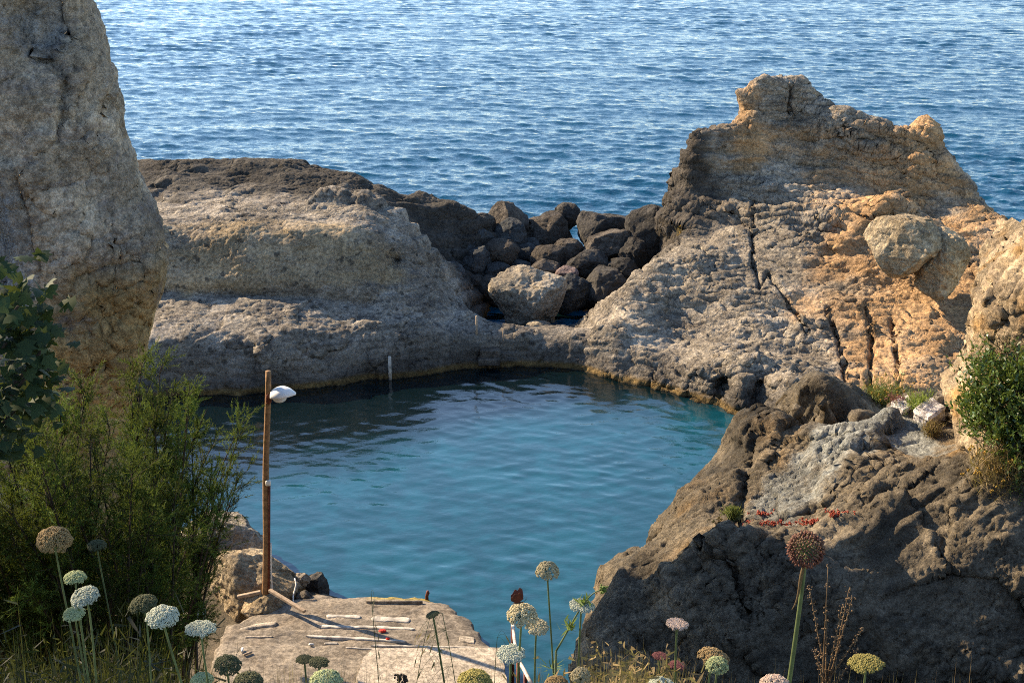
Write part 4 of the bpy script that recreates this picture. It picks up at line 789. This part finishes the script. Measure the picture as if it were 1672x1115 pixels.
FL = [
 (88, 878, 60, 2.9, 'ball', 'tan', 'brown seeding flower head standing highest in the dark shade at far left', (.02, .1), (0, 0)),
 (158, 888, 34, 4.2, 'dome', 'dark', 'dim small flower head sunk in the dark tamarisk shade', (.05, .1), (0, 0)),
 (122, 940, 40, 2.8, 'dome', 'green', 'small greenish white dome, uppermost of the three clustered at left', (.0, .05), (0, 0)),
 (137, 971, 52, 2.6, 'dome', 'white', 'white flower head tipped sideways with yellow specks under its rim', (-.03, .05), (-.25, -.2)),
 (121, 1001, 37, 2.8, 'flat', 'green', 'small greenish flower head, lowest of the three clustered at left', (.01, .06), (0, -.3)),
 (232, 982, 50, 2.75, 'dome', 'dark', 'dusky flower head half hidden behind a brighter white one', (-.04, .05), (-.2, -.1)),
 (265, 1003, 58, 2.55, 'dome', 'white', 'broad bluish white flower head in front of the dusky one', (.14, .1), (0, -.15)),
 (328, 1025, 54, 2.6, 'flat', 'white', 'flat white flower head against the edge of the landing', (.02, .06), (.05, 0)),
 (372, 1082, 48, 2.9, 'dome', 'dark', 'dark flower head low beside the landing, half in shade', (.05, .05), (.2, -.2)),
 (330, 1106, 40, 2.7, 'dome', 'green', 'bluish green bud head at the bottom edge under the flat white one', (0, .03), (0, 0)),
 (405, 1108, 52, 2.6, 'dome', 'dark', 'dark green flower head cut by the bottom edge near the stick', (0, .03), (0, 0)),
 (497, 1075, 30, 3.0, 'flat', 'dark', 'smaller of the two dark heads standing over the landing', (-.01, .05), (0, 0)),
 (521, 1080, 36, 2.9, 'flat', 'dark', 'larger of the two dark heads standing over the landing', (-.01, .05), (.1, 0)),
 (532, 1106, 58, 2.6, 'dome', 'green', 'wide bluish green dome below the two dark heads', (0, .03), (0, 0)),
 (706, 1003, 24, 3.0, 'plate', 'dark', 'dark shrivelled head on a thin bent stem over the landing', (.09, .1), (-.3, 0)),
 (775, 1106, 62, 2.5, 'dome', 'olive', 'wide mossy green head at the bottom edge before the pale slab', (0, .03), (0, 0)),
 (894, 928, 43, 2.9, 'bell', 'cream', 'tall cream flower head standing alone against the teal water', (.04, .1), (0, 0)),
 (853, 1000, 56, 2.6, 'ball', 'cream', 'large round cream head with the butterfly on top', (-.06, .06), (.1, 0)),
 (877, 1022, 42, 2.75, 'flat', 'cream', 'ragged cream head tucked behind the round one with the butterfly', (.0, .06), (.15, -.3)),
 (950, 988, 46, 2.8, 'plate', 'white', 'flat grey-white flower head seen from the side before the rock edge', (.0, .08), (.1, 0)),
 (834, 1066, 50, 2.6, 'flat', 'white', 'drooping whitish head in front of the handrail', (-.03, .05), (0, -.2)),
 (948, 1100, 36, 2.6, 'bell', 'cream', 'small rounded pale head low beside the foot of the outcrop', (0, .03), (0, 0)),
 (908, 1112, 42, 2.6, 'dome', 'tan', 'brownish head cut by the bottom edge between the two pale ones', (0, .03), (0, 0)),
 (1106, 1018, 40, 2.9, 'plate', 'pink', 'flat pinkish brown head on a straight green stem before the dark rock', (0, .05), (.08, 0)),
 (1078, 1070, 28, 3.0, 'flat', 'purple', 'upper small purple head near the dry leaves', (0.01, .05), (.1, 0)),
 (1106, 1085, 30, 3.1, 'flat', 'purple', 'lower small purple head behind the straight green stem', (0, .05), (.1, 0)),
 (1166, 1070, 56, 2.75, 'dome', 'tan', 'tan head partly hidden behind a lime green dome', (0, .05), (.25, 0)),
 (1171, 1083, 40, 2.6, 'bell', 'green', 'lime green rounded head in front of the tan one', (0, .05), (0, 0)),
 (1414, 1081, 60, 2.6, 'flat', 'olive', 'olive yellow flat head alone near the right, before the dark rock', (.0, .05), (-.05, 0)),
 (1080, 1116, 50, 2.5, 'dome', 'white', 'pale greenish dome cut by the bottom edge below the purple heads', (0, .03), (0, 0)),
 (1265, 1113, 54, 2.5, 'dome', 'pink', 'pinkish white dome cut by the bottom edge beside the tall allium stem', (0, .03), (0, 0)),
 (1470, 612, 11, 19.0, 'dome', 'green', 'tiny pale flower head on a stalk against the orange rock slope', (0.02, .0), (0, 0)),
]
for i, (u, v, w, y, sh, cl, lab, st, tl) in enumerate(FL):
    if y > 10: continue
    wild_carrot(u, v, w, y, sh, cl, lab, st, i, tl, leaf=lab.startswith(('tall cream', 'ragged', 'small rounded', 'brownish')))
# the tall allium
ac = P(1316, 897, 2.55); D = np.linalg.norm(ac - np.array([0, 0, CAM_H])) / FPX; Rr = 29 * D
ab = np.array([ac[0] - .03, ac[1] + .12, 0]); ab[2] = ground(0, ab[1]) - .05
al = empty('wild_allium', ab); tag(al, 'tall allium with a round rose-brown seed head before the dark rock', 'wild flower')
r = np.random.default_rng(77); k = np.arange(330); ct = 1 - 1.9 * (k + .5) / 330; st = np.sqrt(1 - ct ** 2); ph = k * 2.39996; n_ = np.stack([st * np.cos(ph), st * np.sin(ph), ct], 1)
m = MB(); pr = Rr * (.86 + .16 * r.random(330))
for p_, nn_, rad in zip(ac + n_ * pr[:, None], n_, pr):
    G = frame_of(nn_); q = np.array([[math.cos(a) * .075, math.sin(a) * .075, 0] for a in np.arange(5) * 1.2566] + [[0, 0, -.16], [0, 0, .12]]) * Rr
    m.add(p_ + q @ G.T, [[i, (i + 1) % 5, 6] for i in range(5)] + [[(i + 1) % 5, i, 5] for i in range(5)], r.random() * (.35 if nn_[2] < .1 else 1))
m.build('flower_head', M['fl_rose'], al)
m = MB()
for p_ in (ac + n_ * (pr * .86)[:, None])[::2]: m.tube([ac, p_], [Rr * .014, Rr * .012], 3, cap=False)
m.add(ICO4[0] * Rr * .18 + ac, ICO4[1]); m.build('flower_stalks', M['stem'], al)
m = MB(); m.tube(bez(ac - (0, 0, Rr * .2), ac - (0, 0, .12), ac * .5 + ab * .5 + (.006, 0, 0), ab), np.linspace(.0042, .0058, 14), 9); m.build('stem', M['stem'], al)
m = MB(); bp = ac - np.array([0, 0, Rr * .9]); m.tube(bez(bp, bp + (-.012, -.004, -.03), bp + (-.004, -.006, -.07), bp + (-.02, -.004, -.10)), [.004] * 4 + list(np.linspace(.004, .001, 10)), 5); m.build('dry_bract', M['straw'], al)
# butterfly on the round cream head
bc = P(846, 988, 2.58); bf = empty('butterfly', bc); tag(bf, 'rust-red butterfly resting on top of the large round cream flower head', 'butterfly')
M['wing'] = plain('butterfly_wing', (0.22, 0.05, 0.02), .7, .5, 90, var_col=(0.05, 0.015, 0.01)); M['bug'] = plain('butterfly_body', (0.03, 0.02, 0.015), .8)
m = MB(); m.tube([bc + (-.011, 0, .004), bc + (-.004, 0, .006), bc + (.004, 0, .0065), bc + (.011, 0, .008)], [.0008, .0019, .0022, .0012], 7)
for s_ in (-1, 1): m.tube([bc + (.011, 0, .008), bc + (.016, s_ * .002, .014), bc + (.018, s_ * .004, .018)], .0003, 4)
m.build('body', M['bug'], bf)
for s_ in (-1, 1):
    o2 = 1.1 * np.array([[0, 0], [.010, .012], [.008, .026], [.003, .030], [-.001, .024], [-.006, .026], [-.011, .017], [-.014, .014], [-.013, .006], [-.006, .001]])
    v = np.array([[x, s_ * (.001 + .28 * z_), z_ * .9 + .006] for x, z_ in o2]); v = np.concatenate([v, v + np.array([0, s_ * .0005, 0])]) + bc; n = len(o2); i = np.arange(n); j = (i + 1) % n
    m = MB(); m.add(v, np.stack([i, j, j + n, i + n], 1)); m.f.setdefault(n, []).append(np.array([np.arange(n)[::-1], np.arange(n) + n], np.int32)); m.build('wing', M['wing'], bf, False)

def ribbons(m, p0, d, L_, w, r, tint):
    """many thin pointed blades at once: p0, d (n,3)"""
    n = len(p0); s = np.cross(d, r.normal(size=(n, 3))); s /= np.linalg.norm(s, axis=1, keepdims=True) + 1e-9
    L_ = np.broadcast_to(L_, (n,)); w = np.broadcast_to(w, (n,))
    v = np.stack([p0 - s * w[:, None] * .5, p0 + s * w[:, None] * .5, p0 + d * (L_ * .55)[:, None] + s * w[:, None] * .4, p0 + d * L_[:, None], p0 + d * (L_ * .55)[:, None] - s * w[:, None] * .4], 1)
    m.add(v.reshape(-1, 3), np.arange(5 * n).reshape(n, 5), np.repeat(np.broadcast_to(tint, (n,)), 5))
def unit(a): return a / (np.linalg.norm(a, axis=-1, keepdims=True) + 1e-9)
def feathery(name, tips, bases, label, seed, mat, twigs=24, tl=.42, nl=.05, nw=.006, cat='shrub', sub=5, lit=0.0):
    r = np.random.default_rng(seed); root = empty(name, bases[0]); tag(root, label, cat); st = MB(); fo = MB()
    for tip in tips:
        tip = np.array(tip); b = np.array(bases[int(np.argmin([np.linalg.norm((tip - q)[:2]) + r.normal(0, .3) for q in map(np.array, bases)]))]) + r.normal(0, .12, 3) * (1, 1, 0)
        mid = b * .45 + tip * .55; mid[:2] = b[:2] * .62 + tip[:2] * .38; mid += r.normal(0, .10, 3); c = bez(b, mid, tip, n=16); Lb = np.linalg.norm(tip - b)
        st.tube(c, np.linspace(.006 + .006 * Lb, .003, 16), 5, cap=False)
        k = int(twigs * (.6 + .25 * Lb)); tt = 1 - .72 * r.random(k) ** 1.15; ii = tt * 15; i0 = np.minimum(ii.astype(int), 14); p = c[i0] + (c[i0 + 1] - c[i0]) * (ii - i0)[:, None]; bd = unit(c[i0 + 1] - c[i0])
        d = unit(bd * .75 + r.normal(0, .48, (k, 3)) + np.array([0, 0, .22])); L_ = tl * r.uniform(.55, 1.1, k) * (1.12 - .55 * tt)
        for q in range(k):
            e = p[q] + d[q] * L_[q] + np.array([0, 0, .06 * L_[q]]); tw = bez(p[q], p[q] + d[q] * L_[q] * .5, e, n=5); st.tube(tw, [.0035, .003, .0025, .002, .0015], 3, cap=False)
        # twiglets, then needles, all at once
        n2 = k * sub; qi = np.repeat(np.arange(k), sub); t2 = r.uniform(.1, 1, n2); p2 = p[qi] + d[qi] * (L_[qi] * t2)[:, None]; d2 = unit(d[qi] * .8 + r.normal(0, .42, (n2, 3)) + np.array([0, 0, .15])); L2 = tl * .42 * r.uniform(.5, 1.1, n2)
        ribbons(fo, p2, d2, L2, nw * .6, r, .3)
        nn = 22; n3 = n2 * nn; q3 = np.repeat(np.arange(n2), nn); p3 = p2[q3] + d2[q3] * (L2[q3] * r.uniform(.02, 1, n3))[:, None]; d3 = unit(d2[q3] * .9 + r.normal(0, .45, (n3, 3)))
        ribbons(fo, p3, d3, nl * r.uniform(.5, 1.2, n3), nw, r, np.clip(r.normal(.5, .3) + r.normal(0, .2, n3), 0, 1))
    st.build('branches', M['bark'], root); fo.build('foliage', mat, root); return root
def tips_in(quad, n, seed, y0, y1):
    r = np.random.default_rng(seed); q = np.array(quad, float); out = []
    while len(out) < n:
        u, v = r.uniform(q[:, 0].min(), q[:, 0].max()), r.uniform(q[:, 1].min(), q[:, 1].max()); ins = False
        for a, b in zip(q, np.roll(q, -1, 0)):
            if (a[1] > v) != (b[1] > v) and u < (b[0] - a[0]) * (v - a[1]) / (b[1] - a[1]) + a[0]: ins = not ins
        if ins: out.append(P(u, v, r.uniform(y0, y1)))
    return out
gb = lambda u, y: np.array([(u - 836) / FPX * y * 1.06, y, ground(0, y)])
t1 = [P(u, v, y) for u, v, y in [(15, 615, 10.0), (55, 650, 10.2), (100, 690, 10.2), (140, 640, 10.6), (150, 690, 10.0), (180, 700, 10.2), (215, 740, 10), (255, 770, 10), (285, 815, 10), (315, 870, 10.2), (25, 700, 9.6), (80, 740, 9.6)]]
feathery('tamarisk_shrub', t1 + tips_in([(-120, 700), (120, 690), (255, 790), (300, 890), (270, 1000), (200, 1040), (-120, 1040)], 80, 5, 9.0, 10.6), [gb(20, 9.8), gb(110, 9.7), gb(190, 9.8), gb(-60, 9.8)],
    'dense feathery green tamarisk filling the lower left before the cliff', 21, M['tam'], twigs=28, tl=.40, nl=.042, nw=.0042)
t2 = [P(u, v, y) for u, v, y in [(232, 588, 12.2), (215, 640, 12.2), (262, 600, 12.3), (280, 640, 12.2), (310, 625, 12.4), (338, 668, 12.4), (388, 715, 12.6), (395, 690, 12.8), (392, 775, 12.5), (372, 750, 12.5), (378, 800, 12.4), (350, 720, 12.4), (250, 660, 12), (240, 700, 12)]]
feathery('tamarisk_shrub', t2 + tips_in([(210, 650), (300, 660), (360, 740), (365, 820), (310, 850), (210, 850)], 28, 6, 11.8, 12.7), [gb(170, 12.2), gb(215, 12.3)],
    'wispier tamarisk whose thin sprays reach out over the water near the lamp post', 22, M['tam'], twigs=22, tl=.38, nl=.042, nw=.0042)
# fig tree at the left edge
r = np.random.default_rng(31); fr = np.array([-4.2, 5.2, ground(0, 5.2)]); fig = empty('fig_tree', fr); tag(fig, 'dark fig tree with lobed leaves leaning in at the left edge', 'tree')
lobes = np.array([(0, -.5), (.22, -.42), (.5, -.30), (.30, -.08), (.56, .12), (.25, .16), (.22, .34), (0, .62), (-.22, .34), (-.25, .16), (-.56, .12), (-.30, -.08), (-.5, -.30), (-.22, -.42)])
m = MB(); tr = MB(); ends = []
for k in range(60):
    a = r.uniform(0, 6.28); e = np.array([-4.5 + math.cos(a) * r.uniform(.2, 1.25), 5.4 + math.sin(a) * r.uniform(.2, 1.9), r.uniform(10.4, 13.8)]); ends.append(e)  # crown widened out of view so that it shades the foreground
ends = [e for e in ends if e[0] < -2.75]; ends += [P(u, v, 5.0) for u, v in [(30, 500), (10, 560), (55, 600), (40, 650), (70, 570), (15, 690), (-30, 480), (-40, 620)]]
for e in ends: tr.tube(bez(fr, fr * .4 + e * .6 + (0, 0, -.3), e, n=10), np.linspace(.03, .006, 10), 6)
for k in range(6000):
    e = ends[r.integers(len(ends))]; tt = r.uniform(.35, 1) if r.random() < .55 else 1.0; bt = bez(fr, fr * .4 + e * .6 + (0, 0, -.3), e, n=10)[int(tt * 9)]; e = bt if tt < .97 else e; p_ = e + np.clip(r.normal(0, 1, 3), -1.6, 1.6) * ((.28, .33, .30) if e[0] < -2.3 else (.05, .12, .09)); skip = p_[0] > -2.55 and p_[2] < 10.75; s_ = r.uniform(.09, .14) * (1 if e[0] < -2.3 else .55); G = frame_of(unit(r.normal(0, .5, 3) + np.array([.1, -.35, .8])))
    if skip: continue
    a = r.uniform(0, 6.28); q = lobes @ np.array([[math.cos(a), -math.sin(a)], [math.sin(a), math.cos(a)]]) * s_; q3 = np.stack([q[:, 0], q[:, 1], -.25 * (q ** 2).sum(1) / s_], 1)
    c3 = np.array([[0, 0, .02 * s_]]); v = np.concatenate([q3, c3]) @ G.T + p_; m.add(v, [[i, (i + 1) % 14, 14] for i in range(14)], r.random())
tr.build('trunk', M['bark'], fig); m.build('crown', M['fig'], fig)
# green leathery shrub and its dry neighbours at the right edge
def leafy(name, cents, label, seed, mat, n, ls, spread, cat='shrub', base=None, yl=0.0):
    r = np.random.default_rng(seed); root = empty(name, base if base is not None else cents[0]); tag(root, label, cat); st = MB(); fo = MB(); b = np.array(root.location)
    for c in cents:
        for k in range(n):
            tip = np.array(c) + r.normal(0, 1, 3) * spread; d = unit(tip - b + np.array([0, -.3, .5])); s0 = tip - d * .16
            if k % 4 == 0: st.tube(bez(b * .5 + s0 * .5 + r.normal(0, .05, 3), s0, tip, n=4), [.007, .005, .003, .002], 3, cap=False)
            for q in range(11):
                p_ = s0 + d * .16 * (q / 10); a = unit(d * .5 + r.normal(0, .6, 3)); w = unit(np.cross(a, r.normal(0, 1, 3))); L_ = ls * r.uniform(.7, 1.2)
                fo.add(np.array([p_, p_ + a * L_ * .5 + w * L_ * .2, p_ + a * L_, p_ + a * L_ * .5 - w * L_ * .2]), [[0, 1, 2, 3]], r.random())
    st.build('branches', M['bark'], root); fo.build('foliage', mat, root); return root
cs = [P(u, v, y) for u, v, y in [(1600, 600, 16.6), (1630, 590, 16.5), (1660, 600, 16.3), (1620, 640, 16.3), (1655, 640, 16.1), (1600, 680, 16.4), (1640, 680, 16.1), (1670, 690, 16.0), (1595, 650, 16.5), (1640, 715, 16.1), (1690, 640, 16.2), (1700, 590, 16.2), (1700, 710, 15.9), (1585, 665, 16.7), (1665, 735, 16.0)]]
leafy('lentisk_shrub', cs, 'glossy green leathery shrub growing on the tan crag at the right edge', 41, M['lentisk'], 52, .072, (.13, .16, .11), base=P(1690, 760, 16.5))
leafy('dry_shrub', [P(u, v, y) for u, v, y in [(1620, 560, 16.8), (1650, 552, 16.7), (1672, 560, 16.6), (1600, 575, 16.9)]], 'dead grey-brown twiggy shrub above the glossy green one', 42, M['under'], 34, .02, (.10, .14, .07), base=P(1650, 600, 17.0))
def headed(name, u, v, y, w, h, n, label, seed, stem, head, hs, cat='plant', green=None):
    """a tuft of thin stems with small round heads"""
    r = np.random.default_rng(seed); b = P(u, v + h * .5, y) if y > 30 or u > 1600 else on(u, v + h * .5, lift=-.02); D = np.linalg.norm(b - np.array([0, 0, CAM_H])) / FPX; root = empty(name, b); tag(root, label, cat); st = MB(); hd_ = MB(); tips = []
    for k in range(n):
        t_ = b + np.array([r.normal(0, .28) * w * D, r.normal(0, .22) * w * D, abs(r.normal(.6, .25)) * h * D]); st.tube(bez(b + r.normal(0, .1, 3) * w * D * np.array([1, 1, 0]), b * .4 + t_ * .6, t_, n=5), [.004, .0035, .003, .0025, .002], 3, cap=False); tips.append(t_)
    if green is not None:
        k = n * 14; c = np.array(tips)[r.integers(0, n, k)] * .75 + b * .25 + r.normal(0, .10, (k, 3)) * w * D; ribbons(st, c, unit(r.normal(0, .6, (k, 3)) + np.array([0, 0, .9])), h * D * .35, .008, r, r.random(k))
    st.build('stems', green if green is not None else stem, root)
    if head is not None:
        for t_ in tips:
            hd_ = MB(); blobs(hd_, t_ + r.normal(0, hs * .5, (7, 3)), hs * r.uniform(.4, .8, 7), r); hd_.build('seed_head', head, root)
    return root
headed('everlasting_plant', 1628, 770, 16.0, 90, 100, 60, 'dry golden everlasting plant with round seed heads below the green shrub', 51, M['straw'], M['yellow'], .022, green=M['straw'])
leafy('lentisk_shrub', [P(1655, 770, 15.8), P(1672, 800, 15.7), P(1660, 755, 15.9)], 'small low sprig of green shrub beside the golden everlasting', 43, M['lentisk'], 16, .04, (.08, .1, .08), base=P(1680, 830, 15.9))
headed('everlasting_plant', 1440, 642, 19.9, 70, 36, 70, 'mound of ochre flowered everlasting on the crest of the dark outcrop', 52, M['tuft'], M['yellow'], .018, green=M['tuft'])
headed('grass_tuft', 1503, 655, 18.9, 50, 30, 40, 'bright green tuft beside the white stone block', 53, M['tuft'], None, .01, green=M['leaf_bright'])
headed('dry_tuft', 1522, 700, 17.6, 34, 26, 36, 'rust brown dry tuft just under the white stone block', 54, M['straw'], None, .01, green=M['straw'])
headed('reddish_plant', 1470, 655, 19.2, 36, 22, 30, 'reddish stemmed plant beside the ochre mound on the crest', 55, M['succ'], None, .01, green=M['fl_purple'])
headed('grass_tuft', 1195, 835, 17.6, 26, 22, 46, 'small round olive green tuft in the notch of the dark outcrop', 56, M['tuft'], None, .01, green=M['tuft'])
headed('dry_plant', 1172, 848, 17.4, 22, 12, 12, 'tiny orange dry plant just beside the olive green tuft', 57, M['straw'], M['yellow'], .012)
headed('dry_plant', 1112, 392, 41.4, 22, 40, 26, 'yellowish dry plant hanging at the foot of the headland cliff', 58, M['straw'], M['yellow'], .03, green=M['straw'])
headed('flower_stalk', 1472, 628, 19.4, 8, 34, 2, 'single thin stalk with a pale head against the orange slope', 59, M['stem'], M['fl_green'], .02)
for i, (u, v, n, lab) in enumerate([(1243, 836, 5, 'small red succulent sprig, uppermost of those on the outcrop ledge'), (1262, 853, 14, 'widest patch of red succulent on the outcrop ledge'), (1330, 850, 9, 'rusty orange succulent patch directly above the allium'), (1366, 836, 6, 'lone red succulent sprig nearest the wrinkled dark ridge')]):
    r = np.random.default_rng(90 + i); b = on(u, v + 3, lift=.01); m = MB()
    for k in range(n * 5):
        p_ = b + r.normal(0, 1, 3) * np.array([.014 * n, .03, .012]); blobs(m, p_ + r.normal(0, .01, (6, 3)), r.uniform(.008, .014, 6), r, 1.0)
    tag(m.build('succulent', M['succ']), lab, 'plant', 'red succulents on the outcrop ledge')
# dead seed stalk and oat grass in the foreground
r = np.random.default_rng(61); b = np.array([P(1362, 1115, 3.2)[0], 3.25, ground(0, 3.25) - .05]); ds = empty('dead_plant', b); tag(ds, 'tall dead branching seed stalk in front of the dark rock', 'plant'); m = MB(); h_ = MB()
for u, v, s0 in [(1352, 925, 0), (1386, 962, .35), (1392, 975, .5), (1408, 1025, .55), (1350, 1000, .3), (1322, 960, .55), (1375, 990, .6), (1330, 1060, .5), (1400, 1060, .4)]:
    tip = P(u, v, 3.2 + r.normal(0, .03)); o_ = b + (P(1358, 1010, 3.2) - b) * (.55 + .4 * s0); c = bez(b if s0 == 0 else o_, (b * .3 + tip * .7) if s0 == 0 else o_ * .4 + tip * .6 + (0, 0, -.01), tip, n=12); m.tube(c, np.linspace(.0034 if s0 == 0 else .0022, .0009, 12), 5)
    for q in c[3:]: blobs(m, q + r.normal(0, .0035, (7, 3)), r.uniform(.0012, .0034, 7), r)
m.build('stalks', M['stem_brown'], ds)
def oat(u, v, y, base_du, label, seed, lean, n=16, L_=.10):
    r = np.random.default_rng(seed); tip = P(u, v, y); b = np.array([P(u + base_du, 1115, y)[0], y + .1, ground(0, y + .1) - .05]); root = empty('oat_grass', b); tag(root, label, 'grass')
    m = MB(); c = bez(b, b * .4 + tip * .6 + (lean * -.03, 0, .02), tip, n=14); m.tube(c, np.linspace(.0018, .0008, 14), 5); s = MB()
    for k in range(n):
        p0 = c[13 - k % 6]; e = p0 + np.array([lean * r.uniform(.2, 1) * L_, r.normal(0, .02), -r.uniform(.2, 1) * L_]); m.tube(bez(p0, (p0 + e) / 2 + (0, 0, .03), e, n=5), .0004, 3, cap=False)
        d = unit(np.array([lean * .35, 0, -.9]) + r.normal(0, .12, 3)); w = unit(np.cross(d, r.normal(0, 1, 3))); s.add(np.array([e, e + d * .012 + w * .0022, e + d * .032, e + d * .012 - w * .0022]), [[0, 1, 2, 3]], r.random())
    m.build('stem', M['stem'], root); s.build('spikelets', M['straw'], root); return root
oat(722, 1000, 3.0, 42, 'arching oat grass whose dark spikelets droop over the landing', 71, -1, 26, .075)
oat(606, 968, 3.3, 30, 'very thin upright grass stem crossing the white step edges', 72, .3, 6, .03)
oat(812, 1040, 3.1, 10, 'fine oat grass beside the drooping whitish head', 73, 1, 14, .05)
oat(700, 1015, 3.4, -60, 'low bent grass at the bottom edge of the landing', 74, 1, 10, .05)
# leafy shoot by the rock edge
r = np.random.default_rng(63); b = np.array([P(905, 1115, 2.8)[0], 2.9, ground(0, 2.9) - .05]); sh = empty('flower_shoot', b); tag(sh, 'branching green shoot with a curled bud beside the rock edge', 'plant'); m = MB(); h_ = MB()
j1 = P(908, 1062, 2.8); t_ = P(985, 962, 2.8); c = bez(j1, P(940, 1010, 2.8), P(955, 965, 2.8), t_, n=16); m.tube(bez(b, b * .5 + j1 * .5, j1, n=8), .0028, 6); m.tube(c, np.linspace(.0022, .0014, 16), 6); m.build('stem', M['stem'], sh)
blobs(h_, t_ + r.normal(0, .004, (50, 3)), .0028, r)
for q in (4, 9):
    n = 30; ribbons(h_, c[q] + r.normal(0, .006, (n, 3)), unit(r.normal(0, 1, (n, 3)) + np.array([0, 0, .6])), .022, .004, r, r.random(n))
h_.build('bud', M['leaf_bright'], sh)
# dark seed heads poking up at the bottom edge
for u, v, lab in [(651, 1106, 'dark ragged bud at the bottom edge, nearest the wide green dome'), (662, 1108, 'dark round bud just beside the ragged one at the bottom edge')]:
    r = np.random.default_rng(int(u)); c = P(u, v, 2.7); b = np.array([c[0], c[1] + .04, ground(0, c[1]) - .05]); root = empty('seed_stalk', b); tag(root, lab, 'plant'); m = MB(); m.tube([b, (b + c) / 2, c], .0016, 5); m.build('stem', M['stem_brown'], root)
    m = MB(); blobs(m, c + r.normal(0, .004, (26, 3)), .0035, r); m.build('bud', M['bug'], root)
# ground cover
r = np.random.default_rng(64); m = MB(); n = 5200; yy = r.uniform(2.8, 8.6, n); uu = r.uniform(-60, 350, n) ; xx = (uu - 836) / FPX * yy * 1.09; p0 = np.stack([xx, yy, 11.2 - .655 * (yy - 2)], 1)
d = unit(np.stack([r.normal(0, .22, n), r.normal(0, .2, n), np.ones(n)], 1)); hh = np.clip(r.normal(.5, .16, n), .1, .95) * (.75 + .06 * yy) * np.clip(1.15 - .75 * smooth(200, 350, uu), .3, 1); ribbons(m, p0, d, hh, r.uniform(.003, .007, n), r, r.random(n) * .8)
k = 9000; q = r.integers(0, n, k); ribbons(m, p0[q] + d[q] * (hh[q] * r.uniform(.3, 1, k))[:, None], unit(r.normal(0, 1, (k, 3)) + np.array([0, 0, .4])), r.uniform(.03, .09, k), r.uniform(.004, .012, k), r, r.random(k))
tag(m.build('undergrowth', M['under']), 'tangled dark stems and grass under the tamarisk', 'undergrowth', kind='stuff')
m = MB(); n = 1500; yy = r.uniform(2.4, 3.6, n); uu = np.concatenate([r.normal(1035, 38, 800), r.normal(480, 60, 350), r.uniform(460, 1672, 350)]); xx = (uu - 836) / FPX * yy * 1.09; p0 = np.stack([xx, yy, 11.2 - .655 * (yy - 2)], 1)
top_v = np.where((uu > 960) & (uu < 1110), r.uniform(1062, 1125, n), r.uniform(1088, 1140, n)); zt = np.array([P(a, b_, c_)[2] for a, b_, c_ in zip(uu, top_v, yy)]); hh = np.maximum(.1, zt - p0[:, 2]); d = unit(np.stack([r.normal(0, .10, n), r.normal(0, .1, n), np.ones(n)], 1)); ribbons(m, p0, d, hh, r.uniform(.0025, .006, n), r, r.random(n))
k = 1500; q = r.integers(0, 800, k); ribbons(m, p0[q] + d[q] * (hh[q] * r.uniform(.8, 1, k))[:, None], unit(r.normal(0, 1, (k, 3))), r.uniform(.012, .03, k), r.uniform(.003, .008, k), r, r.random(k))
tag(m.build('dry_grass', M['straw']), 'dry curled grass and leaves along the bottom edge', 'grass', kind='stuff')
